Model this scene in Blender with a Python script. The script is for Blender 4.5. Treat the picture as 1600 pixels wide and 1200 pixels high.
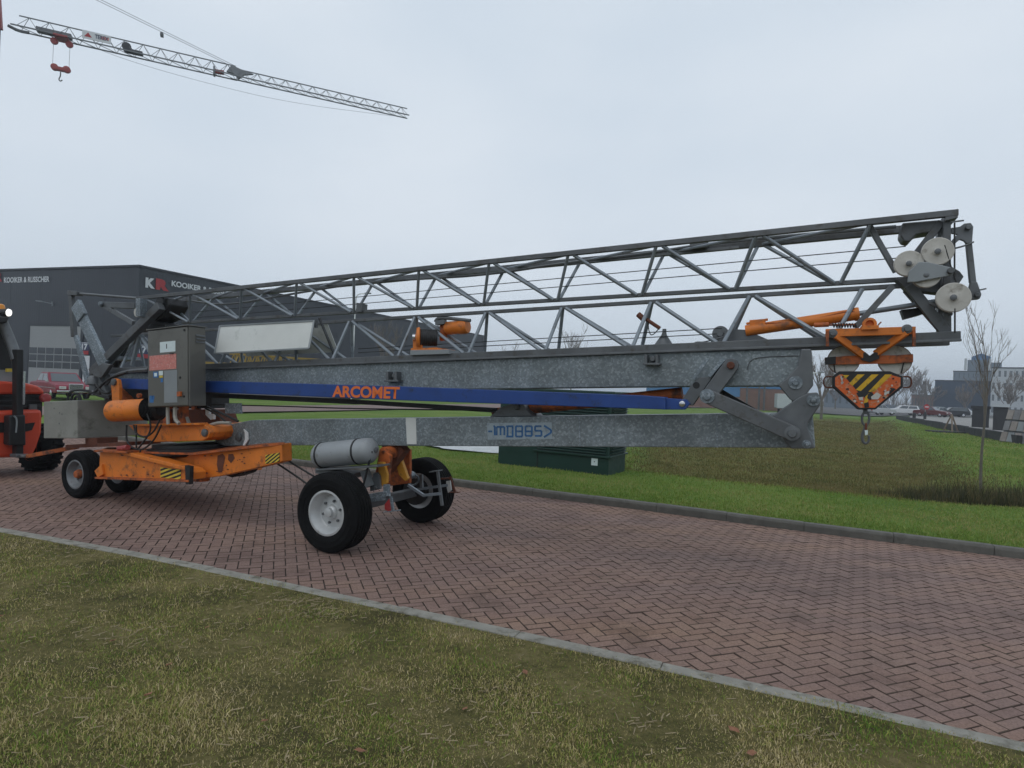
import bpy, math, random
import numpy as np
from mathutils import Vector, Matrix
random.seed(7); rng = np.random.default_rng(7)
for o in list(bpy.data.objects): bpy.data.objects.remove(o)
S = bpy.context.scene; COL = S.collection; R = math.radians

# ------------------------------------------------------------------ camera, sky, sun, exposure
EYE = 1.8; FOC = 930.0; ROLL = R(2.5); HOR = 605.0          # focal length in pixels of a 1600 wide frame
cam = bpy.data.cameras.new('camera'); cam.sensor_width = 36; cam.lens = FOC / 1600 * 36
cam.shift_y = (HOR - 600) / 1600; cam.clip_end = 3000; cam.clip_start = .05
camo = bpy.data.objects.new('camera', cam); COL.objects.link(camo)
camo.matrix_world = Matrix.Translation((0, 0, EYE)) @ Matrix.Rotation(R(90), 4, 'X') @ Matrix.Rotation(ROLL, 4, 'Z')
S.camera = camo
S.render.resolution_x, S.render.resolution_y = 1024, 768
S.view_settings.view_transform = 'Standard'; S.view_settings.look = 'None'
S.view_settings.exposure = 0.12; S.view_settings.gamma = 1.0; S.view_settings.use_curve_mapping = False

SUN_EL, SUN_AZ = R(52), R(205)
W = bpy.data.worlds.new('World'); S.world = W; W.use_nodes = True
wn, wl = W.node_tree.nodes, W.node_tree.links; wn.clear()
sky = wn.new('ShaderNodeTexSky'); sky.sky_type = 'NISHITA'; sky.sun_disc = False
sky.sun_elevation = SUN_EL; sky.sun_rotation = SUN_AZ
tc = wn.new('ShaderNodeTexCoord'); mp = wn.new('ShaderNodeMapping'); mp.inputs['Scale'].default_value = (1, 1, 2.2)
nz = wn.new('ShaderNodeTexNoise'); nz.inputs['Scale'].default_value = 1.7; nz.inputs['Detail'].default_value = 4; nz.inputs['Roughness'].default_value = .45
cr = wn.new('ShaderNodeValToRGB')
cr.color_ramp.elements[0].position = .3; cr.color_ramp.elements[0].color = (.485, .565, .65, 1)
cr.color_ramp.elements[1].position = .72; cr.color_ramp.elements[1].color = (.62, .675, .735, 1)
sc = wn.new('ShaderNodeVectorMath'); sc.operation = 'SCALE'; sc.inputs['Scale'].default_value = 14.0
mx = wn.new('ShaderNodeMix'); mx.data_type = 'RGBA'; mx.inputs['Factor'].default_value = .93
bg = wn.new('ShaderNodeBackground'); bg.inputs['Strength'].default_value = .084
wo = wn.new('ShaderNodeOutputWorld')
wl.new(tc.outputs['Generated'], mp.inputs['Vector']); wl.new(mp.outputs['Vector'], nz.inputs['Vector'])
wl.new(nz.outputs['Fac'], cr.inputs['Fac']); wl.new(cr.outputs['Color'], sc.inputs[0])
wl.new(sky.outputs['Color'], mx.inputs['A']); wl.new(sc.outputs['Vector'], mx.inputs['B'])
wl.new(mx.outputs['Result'], bg.inputs['Color']); wl.new(bg.outputs['Background'], wo.inputs['Surface'])
sl = bpy.data.lights.new('sun', 'SUN'); sl.energy = .5; sl.angle = R(50); sl.color = (1, .97, .93)
so = bpy.data.objects.new('sun', sl); COL.objects.link(so)
sd = Vector((math.sin(SUN_AZ) * math.cos(SUN_EL), math.cos(SUN_AZ) * math.cos(SUN_EL), math.sin(SUN_EL)))
so.rotation_euler = sd.to_track_quat('Z', 'Y').to_euler(); so.location = (0, 0, 60)

# ------------------------------------------------------------------ survey helpers (photo bearings -> metres)
def bearing(px, py):
    dx, dy = px - 800, py - HOR
    x = dx * math.cos(ROLL) + dy * math.sin(ROLL); y = -dx * math.sin(ROLL) + dy * math.cos(ROLL)
    return Vector((x / FOC, 1, -y / FOC))
def gp(px, py, z=0.0):
    r = bearing(px, py); t = (z - EYE) / r.z; return Vector((0, 0, EYE)) + r * t
def at(px, py, depth):
    return Vector((0, 0, EYE)) + bearing(px, py) * depth
class Frame:
    """a thing's own axes: x along it, y away from the road edge, z up"""
    def __init__(s, o, ux):
        s.o = Vector((o[0], o[1], o[2] if len(o) > 2 else 0)); s.ux = Vector((ux[0], ux[1], 0)).normalized(); s.uy = Vector((-s.ux.y, s.ux.x, 0))
        s.yaw = math.atan2(s.ux.y, s.ux.x)
        s.m = Matrix.Translation(s.o) @ Matrix.Rotation(s.yaw, 4, 'Z')
    def pick(s, px, py, y=0.0):
        r = bearing(px, py); e = Vector((0, 0, EYE))
        t = ((s.o + s.uy * y) - e).dot(s.uy) / r.dot(s.uy); q = e + r * t - s.o
        return Vector((q.dot(s.ux), y, q.z))

# ------------------------------------------------------------------ materials
def nt(name):
    m = bpy.data.materials.new(name); m.use_nodes = True
    return m, m.node_tree.nodes, m.node_tree.links, m.node_tree.nodes['Principled BSDF']
def ramp(n, stops):
    r = n.new('ShaderNodeValToRGB'); e = r.color_ramp.elements
    while len(e) < len(stops): e.new(.5)
    for i, (p, c) in enumerate(stops): e[i].position = p; e[i].color = (*c, 1)
    return r
def noise(n, l, scale, detail=5, rough=.55, vec=None, coord='Object'):
    t = n.new('ShaderNodeTexNoise'); t.inputs['Scale'].default_value = scale; t.inputs['Detail'].default_value = detail; t.inputs['Roughness'].default_value = rough
    if vec is None:
        c = n.new('ShaderNodeTexCoord'); vec = c.outputs[coord]
    l.new(vec, t.inputs['Vector']); return t
def mixc(n, l, fac, a, b):
    m = n.new('ShaderNodeMix'); m.data_type = 'RGBA'
    for key, val in (('Factor', fac), ('A', a), ('B', b)):
        if isinstance(val, (int, float)): m.inputs[key].default_value = val
        elif isinstance(val, tuple): m.inputs[key].default_value = (*val, 1)
        else: l.new(val, m.inputs[key])
    return m.outputs['Result']
def tone(c, k): return tuple(min(1, x * k) for x in c)
_mc = {}
def paint(name, col, rough=.5, metal=0.0, var=.18, scale=5, dirt=None, dirt_amt=.45, dscale=7, bump=.0, spec=.5):
    if name in _mc: return _mc[name]
    m, n, l, b = nt(name)
    a = noise(n, l, scale); r = ramp(n, [(.25, tone(col, 1 - var)), (.75, tone(col, 1 + var))]); l.new(a.outputs['Fac'], r.inputs['Fac'])
    out = r.outputs['Color']
    if dirt:
        d = noise(n, l, dscale, 8, .7); rr = ramp(n, [(1 - dirt_amt - .06, (0, 0, 0)), (1 - dirt_amt + .10, (1, 1, 1))]); l.new(d.outputs['Fac'], rr.inputs['Fac'])
        out = mixc(n, l, rr.outputs['Color'], out, dirt)
    l.new(out, b.inputs['Base Color'])
    h = noise(n, l, scale * 4, 4); rm = n.new('ShaderNodeMapRange'); rm.inputs['To Min'].default_value = max(.05, rough - .12); rm.inputs['To Max'].default_value = min(1, rough + .15)
    l.new(h.outputs['Fac'], rm.inputs['Value']); l.new(rm.outputs['Result'], b.inputs['Roughness'])
    b.inputs['Metallic'].default_value = metal; b.inputs['Specular IOR Level'].default_value = spec
    if bump:
        bp = n.new('ShaderNodeBump'); bp.inputs['Strength'].default_value = bump; bp.inputs['Distance'].default_value = .01
        k = noise(n, l, scale * 9, 6); l.new(k.outputs['Fac'], bp.inputs['Height']); l.new(bp.outputs['Normal'], b.inputs['Normal'])
    _mc[name] = m; return m
def galvanised(name, lo, hi, scale=34, rough=.5):
    m, n, l, b = nt(name); c = n.new('ShaderNodeTexCoord')
    v = n.new('ShaderNodeTexVoronoi'); v.inputs['Scale'].default_value = scale; v.inputs['Randomness'].default_value = 1
    ns = noise(n, l, 9, 4, .6, c.outputs['Object']); vm = n.new('ShaderNodeVectorMath'); vm.operation = 'ADD'
    s2 = n.new('ShaderNodeVectorMath'); s2.operation = 'SCALE'; s2.inputs['Scale'].default_value = .05
    l.new(ns.outputs['Color'], s2.inputs[0]); l.new(c.outputs['Object'], vm.inputs[0]); l.new(s2.outputs['Vector'], vm.inputs[1]); l.new(vm.outputs['Vector'], v.inputs['Vector'])
    sp = n.new('ShaderNodeSeparateColor'); l.new(v.outputs['Color'], sp.inputs['Color'])
    fine = noise(n, l, scale * 1.3, 3, .6, c.outputs['Object'])
    ad = n.new('ShaderNodeMath'); ad.operation = 'MULTIPLY'; l.new(sp.outputs['Red'], ad.inputs[0]); l.new(fine.outputs['Fac'], ad.inputs[1])
    big = noise(n, l, 1.6, 5, .6, c.outputs['Object'])
    r = ramp(n, [(.05, lo), (.32, tone(lo, 1.25)), (.52, hi)]); l.new(ad.outputs['Value'], r.inputs['Fac'])
    st = ramp(n, [(.35, (.70, .69, .67)), (.65, (1.1, 1.1, 1.1))]); l.new(big.outputs['Fac'], st.inputs['Fac'])
    mm = n.new('ShaderNodeMix'); mm.data_type = 'RGBA'; mm.blend_type = 'MULTIPLY'; mm.inputs['Factor'].default_value = 1
    l.new(r.outputs['Color'], mm.inputs['A']); l.new(st.outputs['Color'], mm.inputs['B']); l.new(mm.outputs['Result'], b.inputs['Base Color'])
    b.inputs['Metallic'].default_value = .25; rr = n.new('ShaderNodeMapRange'); rr.inputs['To Min'].default_value = rough - .15; rr.inputs['To Max'].default_value = rough + .15
    l.new(sp.outputs['Green'], rr.inputs['Value']); l.new(rr.outputs['Result'], b.inputs['Roughness']); return m
def glass(name, col=(.02, .03, .04), rough=.08):
    m, n, l, b = nt(name); b.inputs['Base Color'].default_value = (*col, 1); b.inputs['Roughness'].default_value = rough; b.inputs['Specular IOR Level'].default_value = .8; return m
def emit(name, col, s):
    m, n, l, b = nt(name); b.inputs['Emission Color'].default_value = (*col, 1); b.inputs['Emission Strength'].default_value = s; return m

RUST = (.09, .035, .02); GRIME = (.035, .03, .027)
M = dict(
 galv=galvanised('galvanised_steel', (.16, .186, .20), (.30, .335, .352), 55),
 galv_pale=galvanised('galvanised_pale', (.16, .19, .215), (.34, .38, .42), 60),
 steel=paint('dark_steel', (.112, .118, .124), .5, .35, .3, 3, (.075, .068, .06), .42, 9),
 steel_mid=paint('mid_steel', (.13, .138, .145), .5, .4, .25, 6, (.05, .045, .04), .35, 9),
 tube=paint('tube_steel', (.24, .27, .30), .45, .45, .25, 4, (.07, .065, .06), .38, 8),
 black=paint('black_plastic', (.012, .012, .013), .55, 0, .3, 12),
 rubber=paint('rubber', (.0055, .0055, .006), .9, 0, .3, 10, (.03, .026, .022), .36, 9, .3, spec=.2),
 orange=paint('orange_paint', (.64, .175, .018), .5, 0, .2, 3, (.20, .075, .03), .41, 7, .08),
 orange_dull=paint('orange_dull', (.42, .10, .02), .65, 0, .3, 5, RUST, .47, 9, .1),
 brown=paint('rusty_brown', (.13, .04, .02), .75, 0, .35, 6, GRIME, .42, 6, .2),
 yellow=paint('yellow_paint', (.58, .27, .03), .55, 0, .15, 6, RUST, .36, 12),
 hazy=paint('hazard_yellow', (.62, .46, .05), .55, 0, .12, 9, GRIME, .32, 18),
 hazk=paint('hazard_black', (.018, .018, .018), .6, 0, .3, 9),
 hyel=paint('hook_yellow', (.58, .34, .012), .5, 0, .12, 9, GRIME, .40, 26),
 hor=paint('hook_orange', (.58, .10, .012), .5, 0, .15, 9, (.40, .31, .20), .44, 34),
 blue=paint('blue_paint', (.013, .05, .215), .4, 0, .18, 3, (.02, .03, .06), .39, 9),
 letter=paint('letter_orange', (.72, .16, .03), .5, 0, .08, 8),
 white=paint('white_paint', (.62, .64, .64), .55, 0, .06, 4, (.38, .38, .34), .34, 3),
 panel=paint('panel_white', (.58, .59, .56), .5, 0, .08, 2, (.30, .32, .29), .36, 3),
 sheave=paint('nylon_white', (.48, .46, .42), .6, 0, .15, 9, (.16, .14, .11), .4, 9),
 cabinet=paint('stainless', (.155, .15, .135), .42, .55, .1, 2, (.10, .095, .085), .38, 3),
 plate=paint('plate_grey', (.24, .26, .27), .5, .2, .08, 6),
 pink=paint('sticker_red', (.55, .19, .16), .6, 0, .18, 30, (.62, .40, .36), .42, 45),
 paper=paint('paper', (.62, .70, .71), .7, 0, .05, 20),
 sblue=paint('sticker_blue', (.03, .14, .36), .6, 0, .2, 20),
 concrete=paint('concrete', (.235, .235, .21), .9, 0, .16, 2.5, (.13, .13, .11), .38, 4, .5),
 kerbm=paint('kerb_concrete', (.115, .11, .096), .95, 0, .22, 7, (.08, .076, .065), .4, 6, .5),
 bandm=paint('band_concrete', (.27, .258, .222), .95, 0, .2, 7, (.13, .12, .09), .44, 8, .5),
 rim=paint('rim_silver', (.50, .51, .51), .4, .3, .1, 8, (.26, .25, .23), .36, 10),
 rim_grey=paint('rim_grey', (.20, .21, .22), .5, .4, .15, 8, (.08, .075, .07), .4, 10),
 tank=paint('tank_grey', (.27, .285, .295), .5, .1, .1, 4, (.15, .14, .12), .36, 5),
 hose=paint('hose_grey', (.33, .31, .27), .6, 0, .15, 9),
 cable=paint('cable_black', (.012, .012, .012), .6),
 cladding=paint('cladding', (.022, .028, .040), .5, .1, .08, .05, None),
 trim=paint('dark_trim', (.022, .026, .034), .5),
 signw=paint('sign_white', (.62, .64, .66), .6, 0, .04, 2), signr=paint('sign_red', (.36, .018, .02), .55, 0, .06, 2), signb=paint('sign_navy', (.02, .03, .08), .5),
 door=paint('door_grey', (.30, .31, .31), .6, 0, .06, .3), pane=glass('door_pane', (.02, .024, .03), .15),
 red=paint('machine_red', (.58, .065, .028), .38, 0, .1, 2, (.22, .02, .015), .34, 3),
 carred=paint('car_red', (.20, .006, .022), .22, 0, .06, 1, spec=.7), chrome=paint('chrome', (.6, .6, .62), .18, .9, .05, 4),
 carglass=glass('car_glass', (.05, .065, .075), .08), lampg=paint('lamp_lens', (.5, .5, .48), .2), amber=paint('amber', (.7, .26, .02), .3), redlens=paint('red_lens', (.32, .04, .04), .35, 0, .2, 9, (.45, .2, .18), .4, 20),
 green=paint('kiosk_green', (.006, .034, .026), .5, 0, .15, 2, (.02, .035, .03), .34, 4),
 soil=paint('soil', (.05, .042, .032), 1, 0, .3, 8, bump=.8),
 bark=paint('bark', (.13, .118, .095), .95, 0, .25, 14, bump=.6), twig=paint('twig', (.17, .145, .125), .95, 0, .2, 6),
 asphalt=paint('asphalt', (.09, .088, .085), .95, 0, .12, .6, bump=.2), pathm=paint('path_grey', (.26, .25, .235), .95, 0, .1, .4),
 wallk=paint('edge_wall', (.028, .028, .03), .8, 0, .2, .8),
 fblue=paint('facade_blue', (.05, .16, .33), .6, 0, .06, .1), fbrick=paint('facade_brick', (.19, .11, .085), .9, 0, .14, 1.2),
 fglass=paint('facade_navy', (.022, .042, .075), .35, 0, .12, .1), fgrey=paint('facade_grey', (.13, .165, .20), .6, 0, .08, .06), fwhite=paint('facade_white', (.44, .47, .49), .7, 0, .05, .1), fwin=glass('facade_window', (.07, .085, .10), .2),
 ycrane=paint('yellow_steel', (.30, .20, .035), .6, 0, .12, 2), tcgrey=paint('tower_steel', (.17, .18, .19), .55, .3, .15, 1), tcred=paint('tower_red', (.28, .03, .025), .5),
)

# ------------------------------------------------------------------ mesh builder
class MB:
    def __init__(s): s.v = []; s.f = []
    def add(s, vs, fs):
        k = len(s.v); s.v += [tuple(x) for x in vs]; s.f += [tuple(i + k for i in q) for q in fs]; return s
    def prism(s, pts, off):
        n = len(pts); off = Vector(off); a = [Vector(p) for p in pts]; b = [p + off for p in a]
        return s.add(a + b, [tuple(range(n)), tuple(range(2 * n - 1, n - 1, -1))] + [(i, i + n, (i + 1) % n + n, (i + 1) % n) for i in range(n)])
    def box(s, lo, hi):
        (x0, y0, z0), (x1, y1, z1) = lo, hi
        return s.prism([(x0, y0, z0), (x1, y0, z0), (x1, y0, z1), (x0, y0, z1)], (0, y1 - y0, 0))
    def bar(s, p, q, w, h, up=(0, 0, 1)):
        p, q = Vector(p), Vector(q); d = (q - p).normalized(); u = Vector(up)
        side = d.cross(u); side = side.normalized() if side.length > 1e-4 else Vector((1, 0, 0)); u = side.cross(d).normalized()
        c = [p + side * (a * w / 2) + u * (b * h / 2) for a, b in ((-1, -1), (1, -1), (1, 1), (-1, 1))]
        return s.prism(c, q - p)
    def tube(s, p, q, r, n=8, r2=None):
        p, q = Vector(p), Vector(q); r2 = r if r2 is None else r2; d = (q - p).normalized()
        a = d.orthogonal().normalized(); b = d.cross(a); vs = []
        for c, rr in ((p, r), (q, r2)):
            vs += [c + (a * math.cos(t) + b * math.sin(t)) * rr for t in [2 * math.pi * i / n for i in range(n)]]
        return s.add(vs, [(i, (i + 1) % n, (i + 1) % n + n, i + n) for i in range(n)] + [tuple(range(n - 1, -1, -1)), tuple(range(n, 2 * n))])
    def path(s, pts, r, n=6, smooth=3):
        P = [Vector(p) for p in pts]
        for _ in range(smooth):
            Q = [P[0]]
            for a, b in zip(P[:-1], P[1:]): Q += [a * .75 + b * .25, a * .25 + b * .75]
            P = Q + [P[-1]]
        rr = r if callable(r) else (lambda t: r)
        vs = []; m = len(P); prev = None
        for i, p in enumerate(P):
            d = (P[min(i + 1, m - 1)] - P[max(i - 1, 0)]).normalized()
            a = d.orthogonal().normalized() if prev is None else (prev - d * prev.dot(d)).normalized(); prev = a; b = d.cross(a)
            vs += [p + (a * math.cos(t) + b * math.sin(t)) * rr(i / (m - 1)) for t in [2 * math.pi * k / n for k in range(n)]]
        fs = [(i * n + k, i * n + (k + 1) % n, (i + 1) * n + (k + 1) % n, (i + 1) * n + k) for i in range(m - 1) for k in range(n)]
        return s.add(vs, fs + [tuple(range(n - 1, -1, -1)), tuple(range((m - 1) * n, m * n))])
    def lathe(s, c, ax, prof, n=24, a0=None, caps=True):
        c, ax = Vector(c), Vector(ax).normalized(); a = ax.orthogonal().normalized() if a0 is None else Vector(a0); b = ax.cross(a); m = len(prof); vs = []
        for r, t in prof: vs += [c + ax * t + (a * math.cos(k * 2 * math.pi / n) + b * math.sin(k * 2 * math.pi / n)) * r for k in range(n)]
        fs = [(i * n + k, i * n + (k + 1) % n, (i + 1) * n + (k + 1) % n, (i + 1) * n + k) for i in range(m - 1) for k in range(n)]
        return s.add(vs, fs + ([tuple(range(n - 1, -1, -1)), tuple(range((m - 1) * n, m * n))] if caps else []))
    def build(s, name, mat, parent=None, frame=None, smooth=False, bevel=0, kind=None):
        me = bpy.data.meshes.new(name); me.from_pydata(s.v, [], s.f); me.validate()
        me.materials.append(M[mat] if isinstance(mat, str) else mat)
        if smooth:
            me.polygons.foreach_set('use_smooth', [True] * len(me.polygons)); me.set_sharp_from_angle(angle=R(38))
        o = bpy.data.objects.new(name, me); COL.objects.link(o)
        if parent is not None: o.parent = parent
        if frame is not None:
            o.matrix_basis = (parent_matrix(parent).inverted() if parent is not None else Matrix()) @ frame.m
        if bevel:
            b = o.modifiers.new('bevel', 'BEVEL'); b.width = bevel; b.segments = 2; b.limit_method = 'ANGLE'
        if kind: o['kind'] = kind
        return o
def parent_matrix(o):
    m = o.matrix_basis.copy()
    while o.parent: o = o.parent; m = o.matrix_basis @ m
    return m
def tag(o, label=None, cat=None, group=None, kind=None):
    if label: o['label'] = label
    if cat: o['category'] = cat
    if group: o['group'] = group
    if kind: o['kind'] = kind
    return o
def empty(name, frame, label, cat, group=None):
    o = bpy.data.objects.new(name, None); COL.objects.link(o); o.empty_display_size = .2; o.matrix_basis = frame.m
    return tag(o, label, cat, group)
def text(name, body, org, xd, yd, height, width, mat, parent, frame=None, bold=.02, depth=.004):
    """flat lettering: org = lower left corner, letters fill height x width"""
    cu = bpy.data.curves.new(name, 'FONT'); cu.body = body; cu.offset = bold; cu.extrude = 0.0; cu.resolution_u = 4
    t = bpy.data.objects.new(name, cu); COL.objects.link(t); dg = bpy.context.evaluated_depsgraph_get(); dg.update()
    me = bpy.data.meshes.new_from_object(t.evaluated_get(dg)); bpy.data.objects.remove(t)
    V = np.array([v.co[:] for v in me.vertices]); x0, y0 = V[:, 0].min(), V[:, 1].min(); kx = width / (V[:, 0].max() - x0); ky = height / (V[:, 1].max() - y0)
    xd, yd = Vector(xd).normalized(), Vector(yd).normalized(); org = Vector(org)
    for v in me.vertices: v.co = org + xd * ((v.co.x - x0) * kx) + yd * ((v.co.y - y0) * ky)
    me.materials.clear(); me.materials.append(M[mat]); me.name = name
    o = bpy.data.objects.new(name, me); COL.objects.link(o); o.parent = parent
    if frame is not None: o.matrix_basis = parent_matrix(parent).inverted() @ frame.m
    return o
def np_mesh(name, V, F, mat, parent=None, kind=None):
    V = np.asarray(V, np.float32); F = np.asarray(F, np.int32); k = F.shape[1]
    me = bpy.data.meshes.new(name); me.vertices.add(len(V)); me.vertices.foreach_set('co', V.ravel())
    me.loops.add(F.size); me.loops.foreach_set('vertex_index', F.ravel()); me.polygons.add(len(F))
    me.polygons.foreach_set('loop_start', np.arange(0, F.size, k, dtype=np.int32)); me.update(calc_edges=True); me.validate()
    me.materials.append(M[mat] if isinstance(mat, str) else mat)
    o = bpy.data.objects.new(name, me); COL.objects.link(o)
    if parent is not None: o.parent = parent
    if kind: o['kind'] = kind
    return o

# ------------------------------------------------------------------ the setting: ground, road, kerbs, lawns
NEAR = [(-60, 27.0), (-16, 10.4), (-5.51, 6.53), (-3.22, 5.74), (-1.42, 5.01), (.45, 4.24), (2.19, 3.5), (2.85, 3.21), (7, 1.35), (60, -24.5)]
FAR = [(-60, 44.5), (-16, 18.6), (-4.81, 12.45), (-.81, 10.5), (2.07, 9.15), (3.94, 8.22), (6.27, 7.15), (12, 4.5), (60, -19.0)]
def line_y(L, x): return np.interp(x, [p[0] for p in L], [p[1] for p in L])
NF = Vector((.44, .898, 0))                                   # away from the road, at the far kerb
BASIN = np.array([(2.6, 14.2), (5.2, 12.7), (7.6, 11.6), (10.6, 11.1), (12.4, 12.6), (13.0, 16.4), (21, 30), (42, 66), (25, 68), (7, 30)])
def basin_depth(x, y):
    """signed distance into the wet hollow, positive inside"""
    d = np.full(np.shape(x), 1e9); ins = np.zeros(np.shape(x), bool); n = len(BASIN)
    for i in range(n):
        ax, ay = BASIN[i]; bx, by = BASIN[(i + 1) % n]; ex, ey = bx - ax, by - ay
        t = np.clip(((x - ax) * ex + (y - ay) * ey) / (ex * ex + ey * ey), 0, 1)
        d = np.minimum(d, np.hypot(x - ax - t * ex, y - ay - t * ey))
        c = ((ay > y) != (by > y)) & (x < (bx - ax) * (y - ay) / (by - ay + 1e-12) + ax); ins ^= c
    return np.where(ins, d, -d)
def smooth01(t): t = np.clip(t, 0, 1); return t * t * (3 - 2 * t)
POND = (-.2, 17.0, 2.0, .95)
def ground_z(x, y, b):
    z = .10 - .10 * smooth01(b / 5) - .45 * smooth01((basin_depth(x, y) + .6) / 2.6)
    pr = np.hypot((x - POND[0]) / POND[2], (y - POND[1]) / POND[3]); z -= .03 * smooth01((1.3 - pr) / .2)
    return z + .012 * np.sin(x * 2.1 + y) * np.sin(y * 1.7 - x * .6) * smooth01(b / 1.0) + .05 * np.sin(x * .31) * np.sin(y * .27 + 1) * smooth01((b - 12) / 12)
def grass_mat(name, cols, patch=.9, fine=9, attr=None, far=None):
    m, n, l, b = nt(name); g = n.new('ShaderNodeNewGeometry'); P = g.outputs['Position']
    a = noise(n, l, patch, 6, .6, P); f = noise(n, l, fine, 8, .7, P)
    mm = n.new('ShaderNodeMath'); mm.operation = 'MULTIPLY_ADD'; mm.inputs[1].default_value = .45; l.new(f.outputs['Fac'], mm.inputs[0])
    m2 = n.new('ShaderNodeMath'); m2.operation = 'MULTIPLY'; m2.inputs[1].default_value = .55; l.new(a.outputs['Fac'], m2.inputs[0]); l.new(m2.outputs[0], mm.inputs[2])
    r = ramp(n, [(.34, cols[0]), (.45, cols[1]), (.54, cols[2]), (.66, cols[3])]); l.new(mm.outputs[0], r.inputs['Fac']); out = r.outputs['Color']
    if attr:
        at_ = n.new('ShaderNodeAttribute'); at_.attribute_name = attr[0]
        r2 = ramp(n, [(.36, attr[1]), (.48, attr[2]), (.62, attr[3])]); l.new(mm.outputs[0], r2.inputs['Fac'])
        out = mixc(n, l, at_.outputs['Fac'], out, r2.outputs['Color'])
    l.new(out, b.inputs['Base Color']); b.inputs['Roughness'].default_value = 1; b.inputs['Specular IOR Level'].default_value = .1
    bp = n.new('ShaderNodeBump'); bp.inputs['Strength'].default_value = .9; bp.inputs['Distance'].default_value = .04
    l.new(f.outputs['Fac'], bp.inputs['Height']); l.new(bp.outputs['Normal'], b.inputs['Normal']); return m
M['lawn_far'] = grass_mat('lawn_far', [(.075, .13, .025), (.105, .17, .034), (.13, .195, .042), (.19, .20, .07)], .35, 7,
                          ('wet', (.08, .075, .03), (.13, .125, .042), (.16, .175, .05)))
M['lawn_near'] = grass_mat('lawn_near', [(.06, .05, .03), (.10, .092, .036), (.165, .142, .058), (.24, .195, .10)], 1.6, 22)
def spread(lo, mid0, mid1, hi, step, grow):
    c = list(np.arange(mid0, mid1 + 1e-6, step)); s = step; x = mid0
    while x > lo: s *= grow; x -= s; c.insert(0, x)
    s = step; x = c[-1]
    while x < hi: s *= grow; x += s; c.append(x)
    return np.array(c)
ka = spread(-900, -14, 46, 900, .45, 1.22); kb = np.concatenate([[0], spread(.01, .12, 70, 1200, .45, 1.12)[0:]])
kb = np.unique(np.clip(kb, 0, None))
AX = ka[:, None] + 0 * kb[None, :]; BY = line_y(FAR, np.clip(ka, -60, 60))[:, None] + 0 * kb
over = ka - np.clip(ka, -60, 60); BY = BY - (over * .535)[:, None]
KW = .13                                                      # kerb width
GX = AX + NF.x * (kb + KW)[None, :]; GY = BY + NF.y * (kb + KW)[None, :]
GZ = ground_z(GX, GY, kb[None, :] + 0 * GX)
na, nb = GX.shape; idx = np.arange(na * nb).reshape(na, nb)
ground = np_mesh('ground', np.stack([GX, GY, GZ], -1).reshape(-1, 3), np.stack([idx[:-1, :-1], idx[1:, :-1], idx[1:, 1:], idx[:-1, 1:]], -1).reshape(-1, 4), 'lawn_far', kind='structure')
wet = smooth01((basin_depth(GX, GY) + .3 + .5 * np.sin(GX * 1.7 + np.sin(GY * 1.3)) * np.sin(GY * 1.1)) / 1.6).astype(np.float32).ravel()
ground.data.attributes.new('wet', 'FLOAT', 'POINT').data.foreach_set('value', wet)
ground.data.polygons.foreach_set('use_smooth', [True] * len(ground.data.polygons))

# near lawn, from the concrete band back past the photographer
BW = .125
la = spread(-700, -14, 10, 700, .3, 1.25); lb = spread(0, 0, 6, 700, .3, 1.3); lb = np.unique(np.clip(lb, 0, None))
LY = line_y(NEAR, np.clip(la, -60, 60)) - (la - np.clip(la, -60, 60)) * .46
LX = la[:, None] - .39 * (lb + BW)[None, :]; LYY = LY[:, None] - .92 * (lb + BW)[None, :]
def lawn_z(x, y, b): return .012 + .03 * smooth01(b / 1.2) * (.5 + .5 * np.sin(x * 1.3 + .7) * np.sin(y * 1.6)) + .012 * np.sin(x * 5.1) * np.sin(y * 4.3 + x) * smooth01(b / .5)
LZ = lawn_z(LX, LYY, lb[None, :] + 0 * LX); i2 = np.arange(LX.size).reshape(LX.shape)
lawn = np_mesh('lawn', np.stack([LX, LYY, LZ], -1).reshape(-1, 3), np.stack([i2[:-1, 1:], i2[1:, 1:], i2[1:, :-1], i2[:-1, :-1]], -1).reshape(-1, 4), 'lawn_near', kind='structure')
lawn.data.polygons.foreach_set('use_smooth', [True] * len(lawn.data.polygons))

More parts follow.
